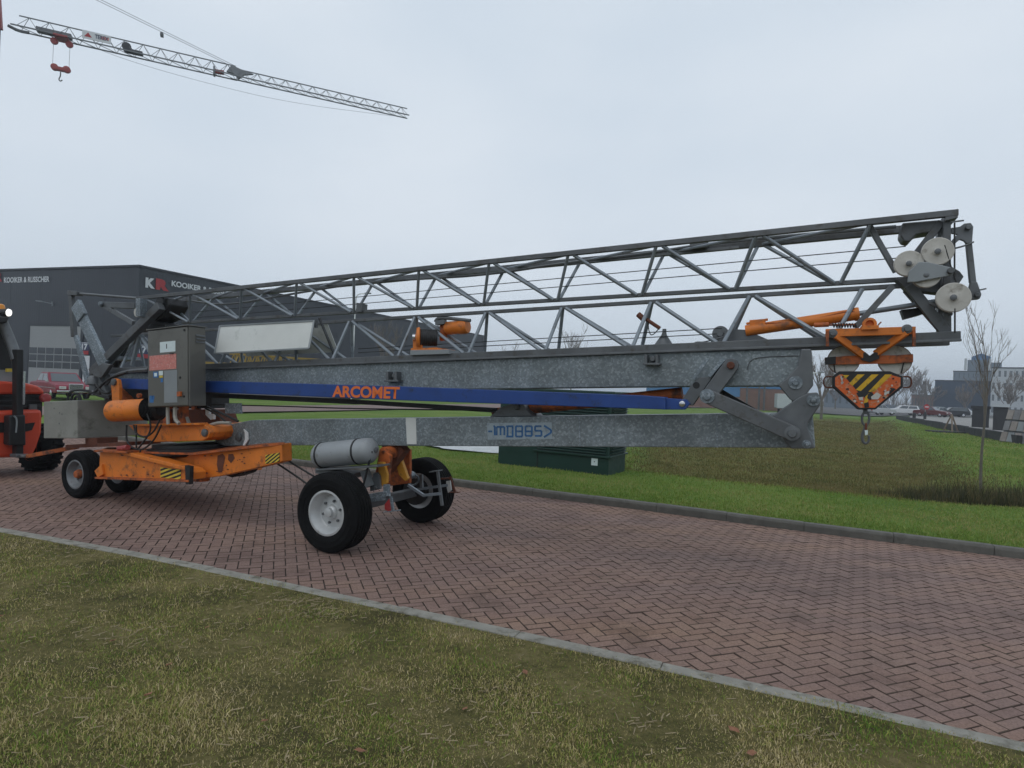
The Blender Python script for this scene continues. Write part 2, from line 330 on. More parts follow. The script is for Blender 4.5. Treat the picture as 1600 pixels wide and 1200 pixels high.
# road: bedding sheet plus bricks in herringbone
def brick_mat():
    m, n, l, b = nt('paving_brick'); g = n.new('ShaderNodeNewGeometry'); oi = n.new('ShaderNodeObjectInfo')
    ad = n.new('ShaderNodeMath'); ad.operation = 'ADD'; l.new(g.outputs['Random Per Island'], ad.inputs[0]); l.new(oi.outputs['Random'], ad.inputs[1])
    fr = n.new('ShaderNodeMath'); fr.operation = 'FRACT'; l.new(ad.outputs[0], fr.inputs[0])
    r = ramp(n, [(0, (.232, .155, .132)), (.35, (.25, .168, .143)), (.7, (.265, .182, .153)), (1, (.24, .164, .14))]); l.new(fr.outputs[0], r.inputs['Fac'])
    mpn = n.new('ShaderNodeMapping'); mpn.inputs['Rotation'].default_value = (0, 0, R(27)); mpn.inputs['Scale'].default_value = (.22, .8, 1); l.new(g.outputs['Position'], mpn.inputs['Vector'])
    big = noise(n, l, 1.1, 5, .6, mpn.outputs['Vector']); st = ramp(n, [(.30, (.55, .52, .52)), (.45, (.93, .91, .91)), (.58, (1.04, 1.0, .93)), (.70, (1.15, 1.1, .94))]); l.new(big.outputs['Fac'], st.inputs['Fac'])
    mm = n.new('ShaderNodeMix'); mm.data_type = 'RGBA'; mm.blend_type = 'MULTIPLY'; mm.inputs['Factor'].default_value = 1; l.new(r.outputs['Color'], mm.inputs['A']); l.new(st.outputs['Color'], mm.inputs['B'])
    m2 = noise(n, l, 1.7, 7, .7, g.outputs['Position']); q2 = ramp(n, [(.34, (.60, .58, .56)), (.46, (.96, .95, .95)), (.6, (1.03, 1.02, 1.0)), (.7, (1.14, 1.1, 1.03))]); l.new(m2.outputs['Fac'], q2.inputs['Fac'])
    mq = n.new('ShaderNodeMix'); mq.data_type = 'RGBA'; mq.blend_type = 'MULTIPLY'; mq.inputs['Factor'].default_value = .75; l.new(mm.outputs['Result'], mq.inputs['A']); l.new(q2.outputs['Color'], mq.inputs['B']); mm = mq
    sp = noise(n, l, 55, 6, .75, g.outputs['Position']); s2 = ramp(n, [(.36, (.62, .60, .58)), (.55, (1.04, 1.04, 1.04)), (.74, (1.3, 1.28, 1.24))]); l.new(sp.outputs['Fac'], s2.inputs['Fac'])
    m3 = n.new('ShaderNodeMix'); m3.data_type = 'RGBA'; m3.blend_type = 'MULTIPLY'; m3.inputs['Factor'].default_value = .8; l.new(mm.outputs['Result'], m3.inputs['A']); l.new(s2.outputs['Color'], m3.inputs['B'])
    l.new(m3.outputs['Result'], b.inputs['Base Color'])
    ro = ramp(n, [(.35, (.7,) * 3), (.62, (.95,) * 3)]); b.inputs['Specular IOR Level'].default_value = .28; l.new(big.outputs['Fac'], ro.inputs['Fac']); l.new(ro.outputs['Color'], b.inputs['Roughness'])
    bp = n.new('ShaderNodeBump'); bp.inputs['Strength'].default_value = .5; bp.inputs['Distance'].default_value = .004; l.new(sp.outputs['Fac'], bp.inputs['Height']); l.new(bp.outputs['Normal'], b.inputs['Normal'])
    return m
M['brick'] = brick_mat()
M['bedding'] = paint('bedding_sand', (.07, .052, .044), 1, 0, .3, 5, (.035, .045, .018), .36, 3)
M['brick_far'] = paint('brick_road_far', (.20, .14, .125), .85, 0, .12, .8, (.14, .10, .09), .4, 2)
rx = np.unique(np.concatenate([np.array([-60, -40, -25]), np.arange(-16, 12.1, 1.0), np.array([25, 60])]))
V = []; Fq = []
for x in rx: V += [(x - .05, float(line_y(NEAR, x)) - .12, -.014), (x + .06, float(line_y(FAR, x)) + .12, -.014)]
Fq = [(2 * i, 2 * i + 2, 2 * i + 3, 2 * i + 1) for i in range(len(rx) - 1)]
road = np_mesh('road', V, Fq, 'bedding', kind='structure')
BU = Vector((.933, .361, 0)).normalized(); BV = Vector((-BU.y, BU.x, 0)); U = .105; U2 = .083; JT = .0032; CH = .0035
def clip(poly, p, nrm):
    out = []
    for i in range(len(poly)):
        a, b = poly[i], poly[(i + 1) % len(poly)]; da, db = (a - p).dot(nrm), (b - p).dot(nrm)
        if da >= 0: out.append(a)
        if da * db < 0: out.append(a + (b - a) * (da / (da - db)))
    return out
def seg_near(L, x):
    for a, b in zip(L[:-1], L[1:]):
        if a[0] <= x <= b[0]: break
    a, b = Vector((*a, 0)), Vector((*b, 0)); d = (b - a).normalized(); return a, Vector((-d.y, d.x, 0))
def brick_verts(q, z, tilt=(0, 0)):
    c = sum(q, Vector()) / len(q); top = []; mid = []; bot = []
    for p in q:
        e = p - c; dz = e.dot(Vector((tilt[0], tilt[1], 0))); k = 1 - CH / max(.02, e.length) * 1.4
        top.append((c.x + e.x * k, c.y + e.y * k, z + dz)); mid.append((p.x, p.y, z + dz - .004)); bot.append((p.x, p.y, z - .03))
    n = len(q); return top + mid + bot, [tuple(range(n))] + [(j * n + i, (j + 1) * n + i, (j + 1) * n + (i + 1) % n, j * n + (i + 1) % n) for j in (0, 1) for i in range(n)]
whole = []; mass = MB()
for i in range(-210, 200):
    for j in range(-40, 290):
        k = (i - j) % 4
        if k == 0: w, h = 2, 1
        elif k == 3: w, h = 1, 2
        else: continue
        cc = BU * (U * (i + w / 2)) + BV * (U2 * (j + h / 2))
        if cc.x < -15 or cc.x > 9.5 or cc.y < 1: continue
        yn, yf = float(line_y(NEAR, cc.x)), float(line_y(FAR, cc.x))
        if cc.y < yn - .15 or cc.y > yf + .15: continue
        if abs(cc.x) / cc.y > 1.25: continue
        q = [BU * (U * (i + a) + (JT if a == 0 else -JT)) + BV * (U2 * (j + b) + (JT if b == 0 else -JT)) for a, b in ((0, 0), (w, 0), (w, h), (0, h))]
        cut = False
        for L, sgn in ((NEAR, 1), (FAR, -1)):
            p, nr = seg_near(L, cc.x); nr = nr * sgn
            q2 = clip(q, p + nr * .004, nr)
            if len(q2) != 4 or any((a - b).length > 1e-6 for a, b in zip(q, q2)): cut = True
            q = q2
            if len(q) < 3: break
        if len(q) < 3: continue
        ar = sum(q[t].x * q[(t + 1) % len(q)].y - q[(t + 1) % len(q)].x * q[t].y for t in range(len(q))) / 2
        if ar < .0006: continue
        z = random.gauss(0, .0013); tl = (random.gauss(0, .008), random.gauss(0, .008))
        if cut: mass.add(*brick_verts(q, z, tl))
        else: whole.append((cc.length + (5 if abs(cc.x) / cc.y > .86 else 0), cc, w, q, z, tl))
whole.sort(key=lambda t: t[0])
for t in whole[300:]: mass.add(*brick_verts(t[3], t[4], t[5]))
def brick_proto(w, h): return MB().add(*brick_verts([Vector((a * (U * w / 2 - JT), b * (U2 * h / 2 - JT), 0)) for a, b in ((-1, -1), (1, -1), (1, 1), (-1, 1))], 0))
M['joint'] = paint('joint_dirt', (.088, .058, .047), 1, 0, .35, 4, (.045, .055, .025), .38, 2.5)
def dirty_edges(o):
    me = o.data; me.materials.append(M['joint']); nz_ = np.zeros(len(me.polygons) * 3, np.float32); me.polygons.foreach_get('normal', nz_)
    me.polygons.foreach_set('material_index', (nz_[2::3] < .92).astype(np.int32)); return o
pb = {}; ang = math.atan2(BU.y, BU.x)
for d, cc, w, q, z, tl in whole[:300]:
    if w not in pb: o = pb[w] = dirty_edges(brick_proto(w, 3 - w).build('brick', 'brick', road))
    else: o = pb[w].copy(); COL.objects.link(o)
    o.location = (cc.x, cc.y, z); o.rotation_euler = (tl[0], tl[1], ang)
dirty_edges(mass.build('paving_bricks', 'brick', road, kind='stuff'))

def stones(name, L, x0, x1, ln, prof, mat, parent_name, label):
    """kerb stones laid end to end; prof = cross-section (outwards, up)"""
    pts = [(x, float(line_y(L, x))) for x in np.linspace(x0, x1, 600)]; root = None; acc = 0; start = pts[0]
    root = bpy.data.objects.new(parent_name, None); COL.objects.link(root); root.location = (0, 0, 0); root['kind'] = 'structure'
    for a, b in zip(pts[:-1], pts[1:]):
        acc += math.hypot(b[0] - a[0], b[1] - a[1])
        if acc >= ln:
            p, q = Vector((*start, 0)), Vector((*b, 0)); d = (q - p).normalized(); nr = Vector((-d.y, d.x, 0)) * prof[1]
            dz = random.gauss(0, .003); sh = random.gauss(0, .003)
            m = MB().prism([p + d * .0015 + nr * (u + sh) + Vector((0, 0, w + dz)) for u, w in prof[0]], (q - p) - d * .003)
            m.build(name, mat, root, bevel=.008); start = b; acc = 0
    bed = MB(); bp_ = [(u * .8 + .012, w - .012) for u, w in prof[0]]
    for a, b in zip(pts[:-1:6], pts[6::6]):
        p, q = Vector((*a, 0)), Vector((*b, 0)); d = (q - p).normalized(); nr = Vector((-d.y, d.x, 0)) * prof[1]; bed.prism([p + nr * u + Vector((0, 0, w)) for u, w in bp_], q - p)
    bed.build('bedding', 'soil', root)
    return root
stones('kerb_stone', FAR, -15, 13.5, 1.0, ([(0, -.1), (KW, -.1), (KW, .115), (.022, .115), (0, .085)], 1), 'kerbm', 'kerb', '')
stones('edging_stone', NEAR, -15, 8.5, 1.0, ([(0, -.1), (BW, -.1), (BW, .02), (0, .014)], -1), 'bandm', 'edging_band', '')

# grass blades
def blade_mat(name, stops, patch, trans=.0):
    m, n, l, b = nt(name); g = n.new('ShaderNodeNewGeometry')
    big = noise(n, l, patch, 6, .68, g.outputs['Position'])
    a = n.new('ShaderNodeMath'); a.operation = 'MULTIPLY_ADD'; a.inputs[1].default_value = .36; a.inputs[2].default_value = -.18; l.new(g.outputs['Random Per Island'], a.inputs[0])
    s_ = n.new('ShaderNodeMath'); s_.operation = 'ADD'; l.new(big.outputs['Fac'], s_.inputs[0]); l.new(a.outputs[0], s_.inputs[1])
    r = ramp(n, stops); l.new(s_.outputs[0], r.inputs['Fac']); l.new(r.outputs['Color'], b.inputs['Base Color'])
    b.inputs['Roughness'].default_value = .8; b.inputs['Specular IOR Level'].default_value = .2; return m
M['blade_near'] = blade_mat('grass_blades', [(.26, (.12, .23, .028)), (.39, (.21, .27, .05)), (.48, (.34, .31, .095)), (.57, (.46, .37, .165)), (.70, (.58, .47, .27))], 1.1)
M['blade_far'] = blade_mat('verge_blades', [(.25, (.10, .19, .028)), (.45, (.165, .25, .045)), (.6, (.24, .27, .07)), (.75, (.34, .30, .12))], .5)
M['straw'] = blade_mat('straw', [(.3, (.20, .16, .09)), (.7, (.34, .27, .17))], 3)
M['rush'] = blade_mat('rush_blades', [(.28, (.085, .095, .028)), (.45, (.135, .13, .04)), (.55, (.165, .135, .048)), (.72, (.22, .165, .07))], .8)
def blades(name, x, y, z, h, wd, lean, mat):
    n = len(x); az = rng.uniform(0, 2 * math.pi, n); la_ = rng.uniform(0, 2 * math.pi, n); ln = np.abs(rng.normal(0, lean, n))
    wx, wy = np.cos(az) * wd / 2, np.sin(az) * wd / 2; lx, ly = np.cos(la_) * ln, np.sin(la_) * ln
    k = 1 / np.sqrt(1 + ln * ln)
    B0 = np.stack([x - wx, y - wy, z - .006], -1); B1 = np.stack([x + wx, y + wy, z - .006], -1)
    m0 = np.stack([x - wx * .8 + lx * h * k * .4, y - wy * .8 + ly * h * k * .4, z + h * k * .58], -1); m1 = m0 + np.stack([wx * 1.6, wy * 1.6, 0 * z], -1)
    tp = np.stack([x + lx * h * k, y + ly * h * k, z + h * k * .92], -1)
    V = np.stack([B0, B1, m1, m0, tp], 1).reshape(-1, 3); b = np.arange(n)[:, None] * 5
    Ft = np.concatenate([b + np.array([[0, 1, 2]]), b + np.array([[0, 2, 3]]), b + np.array([[3, 2, 4]])])
    return np_mesh(name, V, Ft, mat, kind='stuff')
def in_view(x, y, m=1.05): return (y > .5) & (np.abs(x) / np.maximum(y, .1) < m)
N = 1350000
x = rng.uniform(-7.5, 4.6, N); b_ = rng.uniform(0, 1, N) ** .9 * 5.2 + BW * .62 + .05 * np.sin(x * 7) * np.sin(x * 2.3); y = line_y(NEAR, x) - .92 * b_; x = x - .39 * b_
ok = in_view(x, y, 1.12) & (y > 1.9); x, y, b_ = x[ok], y[ok], b_[ok]
bare = np.sin(x * 3.1 + 2 * np.sin(y * 2.3)) * np.sin(y * 4.1 + 1.3 * np.sin(x * 2.7)) + .5 * np.sin(x * 9 + y * 5) * np.sin(y * 11 - x * 4)
keep = rng.uniform(0, 1, len(x)) < np.clip(7.5 / (y * y), .25, .85) * np.clip(.75 + .55 * bare, .22, 1); x, y, b_ = x[keep], y[keep], b_[keep]
pat = np.sin(x * 2.3 + 1.1 * np.sin(y * 1.9)) * np.sin(y * 2.9 + 1.7 * np.sin(x * 1.3)); cl_ = np.sin(x * 41 + 3 * np.sin(y * 17)) * np.sin(y * 47 + 3 * np.sin(x * 13)); h = rng.gamma(4, .0037, len(x)) * (1 + .4 * pat) * (1 + .5 * cl_) * (.5 + .5 * smooth01(b_ / .3)) + .005
blades('lawn_grass', x, y, lawn_z(x, y, b_), h, rng.uniform(.0022, .0048, len(x)), 1.9, 'blade_near').update_tag()
tag(bpy.data.objects['lawn_grass'], 'short worn green and straw coloured grass in the foreground', 'grass')
# dry straw lying in loose clumps
sx, sy = [], []
for cx, cy, n_, sp in [(gp(470, 945).x, gp(470, 945).y, 70, .16), (gp(500, 968).x, gp(500, 968).y, 60, .12), (gp(360, 925).x, gp(360, 925).y, 40, .16), (gp(440, 950).x, gp(440, 950).y, 50, .25), (gp(1290, 1165).x, gp(1290, 1165).y, 60, .12), (gp(1010, 1135).x, gp(1010, 1135).y, 40, .08), (gp(120, 860).x, gp(120, 860).y, 60, .2), (gp(180, 1000).x, gp(180, 1000).y, 60, .25), (gp(700, 1130).x, gp(700, 1130).y, 70, .3)]:
    sx += list(rng.normal(cx, sp, n_)); sy += list(rng.normal(cy, sp * .6, n_))
sx, sy = np.concatenate([sx, rng.uniform(-6, 3.5, 2600)]), np.concatenate([sy, rng.uniform(2, 6.6, 2600)]); bb = (line_y(NEAR, sx) - sy) * .92; ok = bb > .16; sx, sy, bb = sx[ok], sy[ok], bb[ok]; n_ = len(sx)
an = rng.uniform(0, math.pi, n_); L_ = rng.uniform(.008, .034, n_); wd = rng.uniform(.0012, .003, n_); zz = lawn_z(sx, sy, bb) + rng.uniform(.008, .028, n_); tl = rng.normal(0, .15, n_)
dx, dy, wx, wy = np.cos(an) * L_, np.sin(an) * L_, -np.sin(an) * wd, np.cos(an) * wd
V = np.stack([np.stack([sx - dx - wx, sy - dy - wy, zz - tl * L_], -1), np.stack([sx - dx + wx, sy - dy + wy, zz - tl * L_ + .002], -1), np.stack([sx + dx + wx, sy + dy + wy, zz + tl * L_ + .002], -1), np.stack([sx + dx - wx, sy + dy - wy, zz + tl * L_], -1)], 1).reshape(-1, 3)
tag(np_mesh('dry_straw', V, np.arange(n_ * 4).reshape(-1, 4), 'straw', kind='stuff'), 'loose dry straw lying on the worn front lawn', 'straw')
# a few fallen leaves
lf = MB()
for i in range(26):
    x_, y_ = (rng.uniform(-5, 3.2), rng.uniform(2.2, 5.4)) if i > 2 else [(gp(562, 1190).x, gp(562, 1190).y), (gp(1146, 1152).x, gp(1146, 1152).y), (gp(820, 1060).x, gp(820, 1060).y)][i]
    b0 = (float(line_y(NEAR, x_)) - y_) * .92
    if b0 < .2: continue
    z_ = float(lawn_z(np.float64(x_), np.float64(y_), np.float64(b0))) + .022; a = rng.uniform(0, 6.28); k = rng.uniform(.012, .024)
    lf.add([(x_ + k * (c * math.cos(a) - d * math.sin(a)), y_ + k * (c * math.sin(a) + d * math.cos(a)), z_ + e * k) for c, d, e in ((-1.5, 0, .3), (-.4, -.8, 0), (.7, -.7, .35), (1.5, 0, .1), (.7, .7, .5), (-.4, .8, .3), (0, 0, -.1))], [(0, 1, 6), (1, 2, 6), (2, 3, 6), (3, 4, 6), (4, 5, 6), (5, 0, 6)])
tag(lf.build('fallen_leaves', paint('dead_leaf', (.24, .11, .06), .8, 0, .3, 30), kind='stuff'), 'a few brown fallen leaves on the front lawn', 'leaves')
# verge beyond the far kerb
N = 230000
x = rng.uniform(-11, 12, N); b_ = rng.uniform(0, 1, N) ** 1.5 * 9 + .02; y = line_y(FAR, x) + NF.y * (b_ + KW); x = x + NF.x * (b_ + KW)
ok = in_view(x, y, 1.0) & (basin_depth(x, y) < .25) & (np.hypot((x - POND[0]) / POND[2], (y - POND[1]) / POND[3]) > 1.0); x, y, b_ = x[ok], y[ok], b_[ok]
h = rng.gamma(5, .0055, len(x)) * (.5 + .5 * smooth01(b_ / .25)) + .008
blades('verge_grass', x, y, ground_z(x, y, b_), h, rng.uniform(.006, .012, len(x)), .7, 'blade_far')
tag(bpy.data.objects['verge_grass'], 'mown green grass of the verge behind the kerb', 'grass')
# wet hollow: sedge and rushes
N = 260000
y = 11 + rng.uniform(0, 1, N) ** 2.1 * 57; x = rng.uniform(.15, .85, N) * y + rng.uniform(-1, 1, N); bd = basin_depth(x, y); ok = (bd > rng.normal(.2, .45, N)) & in_view(x, y, 1.0); x, y, bd = x[ok], y[ok], bd[ok]
tall = smooth01((x - 6.6) / 2.4) * smooth01((1.5 - bd) / .9) * smooth01((15.0 - y) / 2)
h = rng.gamma(5, .0062, len(x)) * (1 + 6.5 * tall) * (1 + .02 * y) + .01
b_ = np.maximum(0, (y - line_y(FAR, x)) * .9); wdt_ = rng.uniform(.008, .016, len(x)) * (.5 + y / 22); lo_ = tall < .3; hi_ = ~lo_
blades('sedge', x[lo_], y[lo_], ground_z(x, y, b_)[lo_], h[lo_], wdt_[lo_], .6, 'rush'); tag(bpy.data.objects['sedge'], 'short olive and brown sedge covering the shallow hollow behind the verge', 'sedge')
M['reed'] = blade_mat('reed_blades', [(.3, (.035, .042, .02)), (.5, (.065, .066, .032)), (.7, (.13, .105, .05))], 1.5)
blades('rushes', x[hi_], y[hi_], ground_z(x, y, b_)[hi_], h[hi_] * 1.15, wdt_[hi_] * .8, .35, 'reed'); tag(bpy.data.objects['rushes'], 'dark taller rushes around the foot of the young tree', 'rushes')
# the lawn beyond the hollow
N = 130000
y = 12 + rng.uniform(0, 1, N) ** 1.7 * 45; x = rng.uniform(.3, 1.0, N) * y; bd = basin_depth(x, y); ok = (bd < rng.normal(-.15, .3, N)) & (y > line_y(FAR, np.clip(x, -60, 60)) + 8) & in_view(x, y, .98); x, y = x[ok], y[ok]
b_ = np.maximum(0, (y - line_y(FAR, x)) * .9); blades('bank_grass', x, y, ground_z(x, y, b_), rng.gamma(5, .008, len(x)) * (1 + .01 * y), rng.uniform(.01, .02, len(x)) * (.5 + y / 20), .7, 'blade_far')
tag(bpy.data.objects['bank_grass'], 'short bright green grass of the bank beyond the hollow', 'grass')
# pale gravel patch beside the kiosk
M['gravel'] = paint('pale_gravel', (.50, .52, .52), 1, 0, .15, 3, (.30, .31, .29), .4, 9, .8)
gv = [(POND[0] + POND[2] * (1.05 + .10 * math.sin(3 * t) + .05 * math.sin(7 * t)) * math.cos(t), POND[1] + POND[3] * (1.05 + .10 * math.sin(3 * t) + .05 * math.sin(7 * t)) * math.sin(t)) for t in np.linspace(0, 2 * math.pi, 60, endpoint=False)]
MB().add([(x_, y_, .03) for x_, y_ in gv], [tuple(range(60))]).build('gravel_patch', 'gravel', kind='structure')

# second brick road, forecourt, far paving
def sheet(name, pts, z, mat):
    return MB().add([(p[0], p[1], z) for p in pts], [tuple(range(len(pts)))]).build(name, mat, kind='structure')
sheet('side_road', [(-20.6, 14.6), (-12.8, 28.1), (-8, 36.4), (14, 74.5), (80, 130), (80, 138), (9, 78), (-9.7, 44.1), (-15.4, 33.8), (-26, 18)], .075, 'brick_far')
sheet('forecourt', [(-70, 30), (-28, 40), (-22, 46), (20, 130), (10, 132), (-34, 60), (-90, 80)], .07, 'asphalt')
sheet('far_path', [(27.2, 27), (27.2, 31.2), (46.3, 70.4), (62, 92), (130, 120), (150, 60), (70, 20)], .09, 'pathm')
sheet('car_park', [(44, 74), (62, 92), (180, 150), (180, 200), (60, 200), (30, 110)], .13, 'asphalt')

# ------------------------------------------------------------------ the towed crane
CF = Frame((-1.44, 7.03, 0), (.905, -.4254)); K = CF.pick
crane = empty('towed_crane', CF, 'folded orange, blue and galvanised mobile crane on wheels standing on the brick road', 'crane')
TI = R(4.3); TX = Vector((math.cos(TI), 0, math.sin(TI))); TZ = Vector((-math.sin(TI), 0, math.cos(TI))); TY = Vector((0, 1, 0))
def tbox(mb, p, ds, dy, dz):
    p = Vector(p); return mb.prism([p, p + TX * ds, p + TX * ds + TZ * dz, p + TZ * dz], TY * dy)
def plate(pts, y, t): return MB().prism([K(a, b, y) for a, b in pts], (0, t, 0))
def part(mb, name, mat, parent=None, **kw): return mb.build(name, mat, parent or crane, **kw)
def pin(px, py, y, r, ln, name='pin', mat='steel', parent=None, n=16):
    c = K(px, py, y); return part(MB().lathe(c, (0, -1, 0), [(r, -.02), (r, ln * .8), (r * .8, ln)], n), name, mat, parent, smooth=True)
def Lz(p, q, s): return p.z + (q.z - p.z) * (s - p.x) / (q.x - p.x)

# lower beam: box section with a rounded pivot end
b1 = MB().prism([K(*p, -.2) for p in [(338, 689), (344, 672), (360, 663), (392, 656.5), (1270, 645), (1274, 700), (400, 695.5), (350, 697)]], (0, .4, 0))
low = part(b1, 'lower_beam', 'galv', bevel=.008)
part(plate([(634, 653), (650, 653), (651, 694), (636, 694)], -.202, -.002), 'white_stripe', 'panel', low)
part(plate([(761, 661), (862, 660), (863, 686), (762, 687)], -.201, -.0015), 'worn_nameplate', paint('worn_plate', (.27, .32, .35), .5, .1, .12, 9, (.16, .19, .21), .42, 14), low)
sgn = MB()
def glyph(pts, w=3.4):
    for a, b in zip(pts[:-1], pts[1:]): sgn.bar(K(*a, -.2045), K(*b, -.2045), .003, w / 175.0 * .95, (0, 0, 1)) if abs(a[0] - b[0]) > abs(a[1] - b[1]) else sgn.bar(K(*a, -.2045), K(*b, -.2045), .003, w / 175.0 * .95, (1, 0, 0))
for g_ in [[(763, 674), (769, 674)], [(771, 666), (773, 666), (773, 680)], [(776, 680), (776, 667), (788, 667), (788, 680)], [(782, 668), (782, 680)], [(791, 666), (802, 666)], [(791, 682), (802, 682)], [(793, 667), (793, 681)], [(801, 667), (801, 681)],
           [(806, 666), (816, 666), (816, 682), (806, 682), (806, 666)], [(806, 674), (816, 674)], [(821, 666), (831, 666), (831, 681), (821, 681), (821, 666)], [(822, 674), (831, 674)], [(846, 666), (836, 666), (836, 673), (846, 673), (846, 681), (836, 681)], [(850, 665), (861, 672), (861, 676), (850, 683)]]: glyph(g_)
part(sgn, 'nameplate_lettering', paint('worn_blue', (.022, .095, .23), .6, 0, .3, 20, (.16, .22, .27), .40, 30), low)
for x_, y_, r_ in ((374, 683, .05),): pin(x_, y_, -.2, r_, .03, 'pivot_pin', 'steel_mid', low)
cres = [(382, 670), (389, 676), (389.5, 687), (384, 696), (381, 696), (384.5, 686), (384, 676)]
part(plate(cres, -.205, -.02), 'bumper_guide', 'white', low, bevel=.004)
part(plate([(336, 690), (333, 676), (345, 664), (360, 662), (350, 676), (347, 697)], -.16, .32), 'beam_end_cap', 'steel_mid', low, bevel=.01)
for yy in (-.26, .2): part(plate([(1205, 651), (1246, 622), (1262, 614), (1277, 613), (1283, 622), (1281, 634), (1263, 660), (1262, 668), (1273, 698), (1271, 701), (1236, 701), (1226, 690), (1211, 656)], yy, .06), 'end_gusset', 'steel_mid', low, bevel=.012)
for x_, y_, r_ in ((1271, 625, .05), (1238, 677, .058), (1260, 694, .034)):
    part(MB().lathe(K(x_, y_, -.26), (0, -1, 0), [(r_, -.01), (r_, .012), (r_ * .5, .014), (r_ * .42, .045), (r_ * .2, .05)], 18), 'gusset_pin', 'galv_pale', low, smooth=True)
part(plate([(765, 651), (783, 636), (800, 631), (817, 631), (822, 640), (832, 650)], -.16, .3), 'cylinder_bracket', 'steel', low, bevel=.006)
pin(808, 636, -.16, .03, .04, 'bracket_pin', 'steel_mid', low)

for px_ in (470, 905, 1120): part(MB().bar(K(px_, 656.5 - (px_ - 392) * .0131, -.2015), K(px_ + 1, 695 + (px_ - 400) * .0057, -.2015), .004, .012, (1, 0, 0)), 'weld_seam', 'galv_pale', low)
# upper beam
b2 = MB().prism([K(*p, -.2) for p in [(182, 578), (325, 572), (700, 563.5), (1000, 552.5), (1267, 545), (1270, 598), (1217, 603), (1040, 604), (740, 608), (560, 606), (325, 600), (182, 592)]], (0, .4, 0))
up = part(b2, 'upper_beam', 'galv', bevel=.008)
for yy in (-.25, .2): part(plate([(1252, 545), (1268, 545), (1271, 602), (1252, 626), (1242, 629), (1234, 624), (1216, 602), (1232, 588), (1246, 572)], yy, .05), 'end_gusset', 'steel_mid', up, bevel=.01)
part(MB().lathe(K(1243, 598, -.25), (0, -1, 0), [(.055, -.01), (.055, .01), (.026, .012), (.022, .035)], 18), 'gusset_pin', 'galv_pale', up, smooth=True)
part(plate([(1237, 610), (1245, 610), (1245, 638), (1237, 638)], -.1, .2), 'stop_block', 'black', up)
part(MB().path([K(1168, 578, -.203), K(1170, 566, -.203), K(1182, 558, -.203), K(1248, 556, -.203)], .004, 5, 2), 'hatch_seam', 'steel', up)
for px_, py_, w_ in ((618, 582, 8), (1020, 556, 10)):
    br = MB()
    for dx_ in (-w_, w_ - 3): br.prism([K(px_ + dx_, py_ - 1, -.2), K(px_ + dx_ + 4, py_ - 1, -.2), K(px_ + dx_ + 4, py_ + 14, -.2), K(px_ + dx_, py_ + 14, -.2)], (0, -.09, 0))
    br.prism([K(px_ - w_ - 2, py_ + 12, -.2), K(px_ + w_ + 4, py_ + 12, -.2), K(px_ + w_ + 4, py_ + 15, -.2), K(px_ - w_ - 2, py_ + 15, -.2)], (0, -.1, 0))
    part(br, 'side_bracket', 'steel_mid', up, bevel=.003); pin(px_ + 1, py_ + 5, -.21, .028, .05, 'bracket_roller', 'steel', up)
# rocker link and arm at the fold
yk = -.31
rk = MB(); A_, B_ = K(1108, 617, yk), K(1142, 571, yk); d_ = (B_ - A_).normalized(); nn = Vector((-d_.z, 0, d_.x))
pts = [A_ - nn * .062, B_ - nn * .062] + [B_ + d_ * (.062 * math.sin(t)) - nn * (.062 * math.cos(t)) for t in np.linspace(.3, 2.84, 7)] + [B_ + nn * .062, A_ + nn * .062]
rk.prism(pts, (0, .07, 0)); part(rk, 'rocker_link', 'steel_mid', bevel=.006)
pin(1142, 571, yk, .032, .03, 'link_pin', 'brown')
part(plate([(1063, 630), (1079, 603), (1092, 590), (1107, 589), (1128, 560), (1133, 560), (1100, 608), (1082, 634)], -.27, .06), 'rocker_plate', 'steel_mid', bevel=.004)
for a_, b_2 in (((1083, 592), (1106, 560)), ((1108, 588), (1132, 560))): part(MB().bar(K(*a_, -.28), K(*b_2, -.28), .03, .016, (0, 1, 0)), 'rocker_rib', 'galv_pale')
part(MB().lathe(K(1088, 602, -.271), (0, -1, 0), [(.03, -.005), (.03, .003)], 16), 'slot_hole', 'black')
part(MB().bar(K(1105, 619, -.36), K(1240, 678, -.36), .05, .125, (0, 0, 1)), 'fold_arm', 'steel', bevel=.008)
for x_, y_, r_ in ((1105, 619, .062), (1238, 677, .06)): part(MB().lathe(K(x_, y_, -.385), (0, -1, 0), [(r_, -.05), (r_, .012), (r_ * .6, .014), (r_ * .5, .035)], 18), 'arm_boss', 'galv_pale' if x_ < 1200 else 'steel_mid', smooth=True)
part(MB().bar(K(1118, 612, .1), K(1200, 660, .1), .05, .1), 'far_fold_arm', 'black')
# blue strut with lettering
b3 = MB().prism([K(*p, -.36) for p in [(186, 591), (620, 603.5), (1000, 617.5), (1040, 620.5), (1040, 640), (640, 626), (186, 607)]], (0, .12, 0))
blue = part(b3, 'blue_strut', 'blue', bevel=.006)
part(plate([(1040, 622), (1072, 624), (1078, 631), (1070, 640), (1040, 640)], -.33, .06), 'strut_tongue', 'blue', blue, bevel=.004)
part(MB().lathe(K(1066, 631, -.33), (0, -1, 0), [(.026, -.01), (.026, .012), (.012, .016)], 14), 'tongue_pin', 'chrome', blue, smooth=True)
o_, e_, t_ = K(519, 620.5, -.3625), K(624, 623.5, -.3625), K(519, 604, -.3625)
text('lettering', 'ARCOMET', o_, e_ - o_, (0, 0, 1), .135, (e_ - o_).length, 'letter', blue, bold=.035)
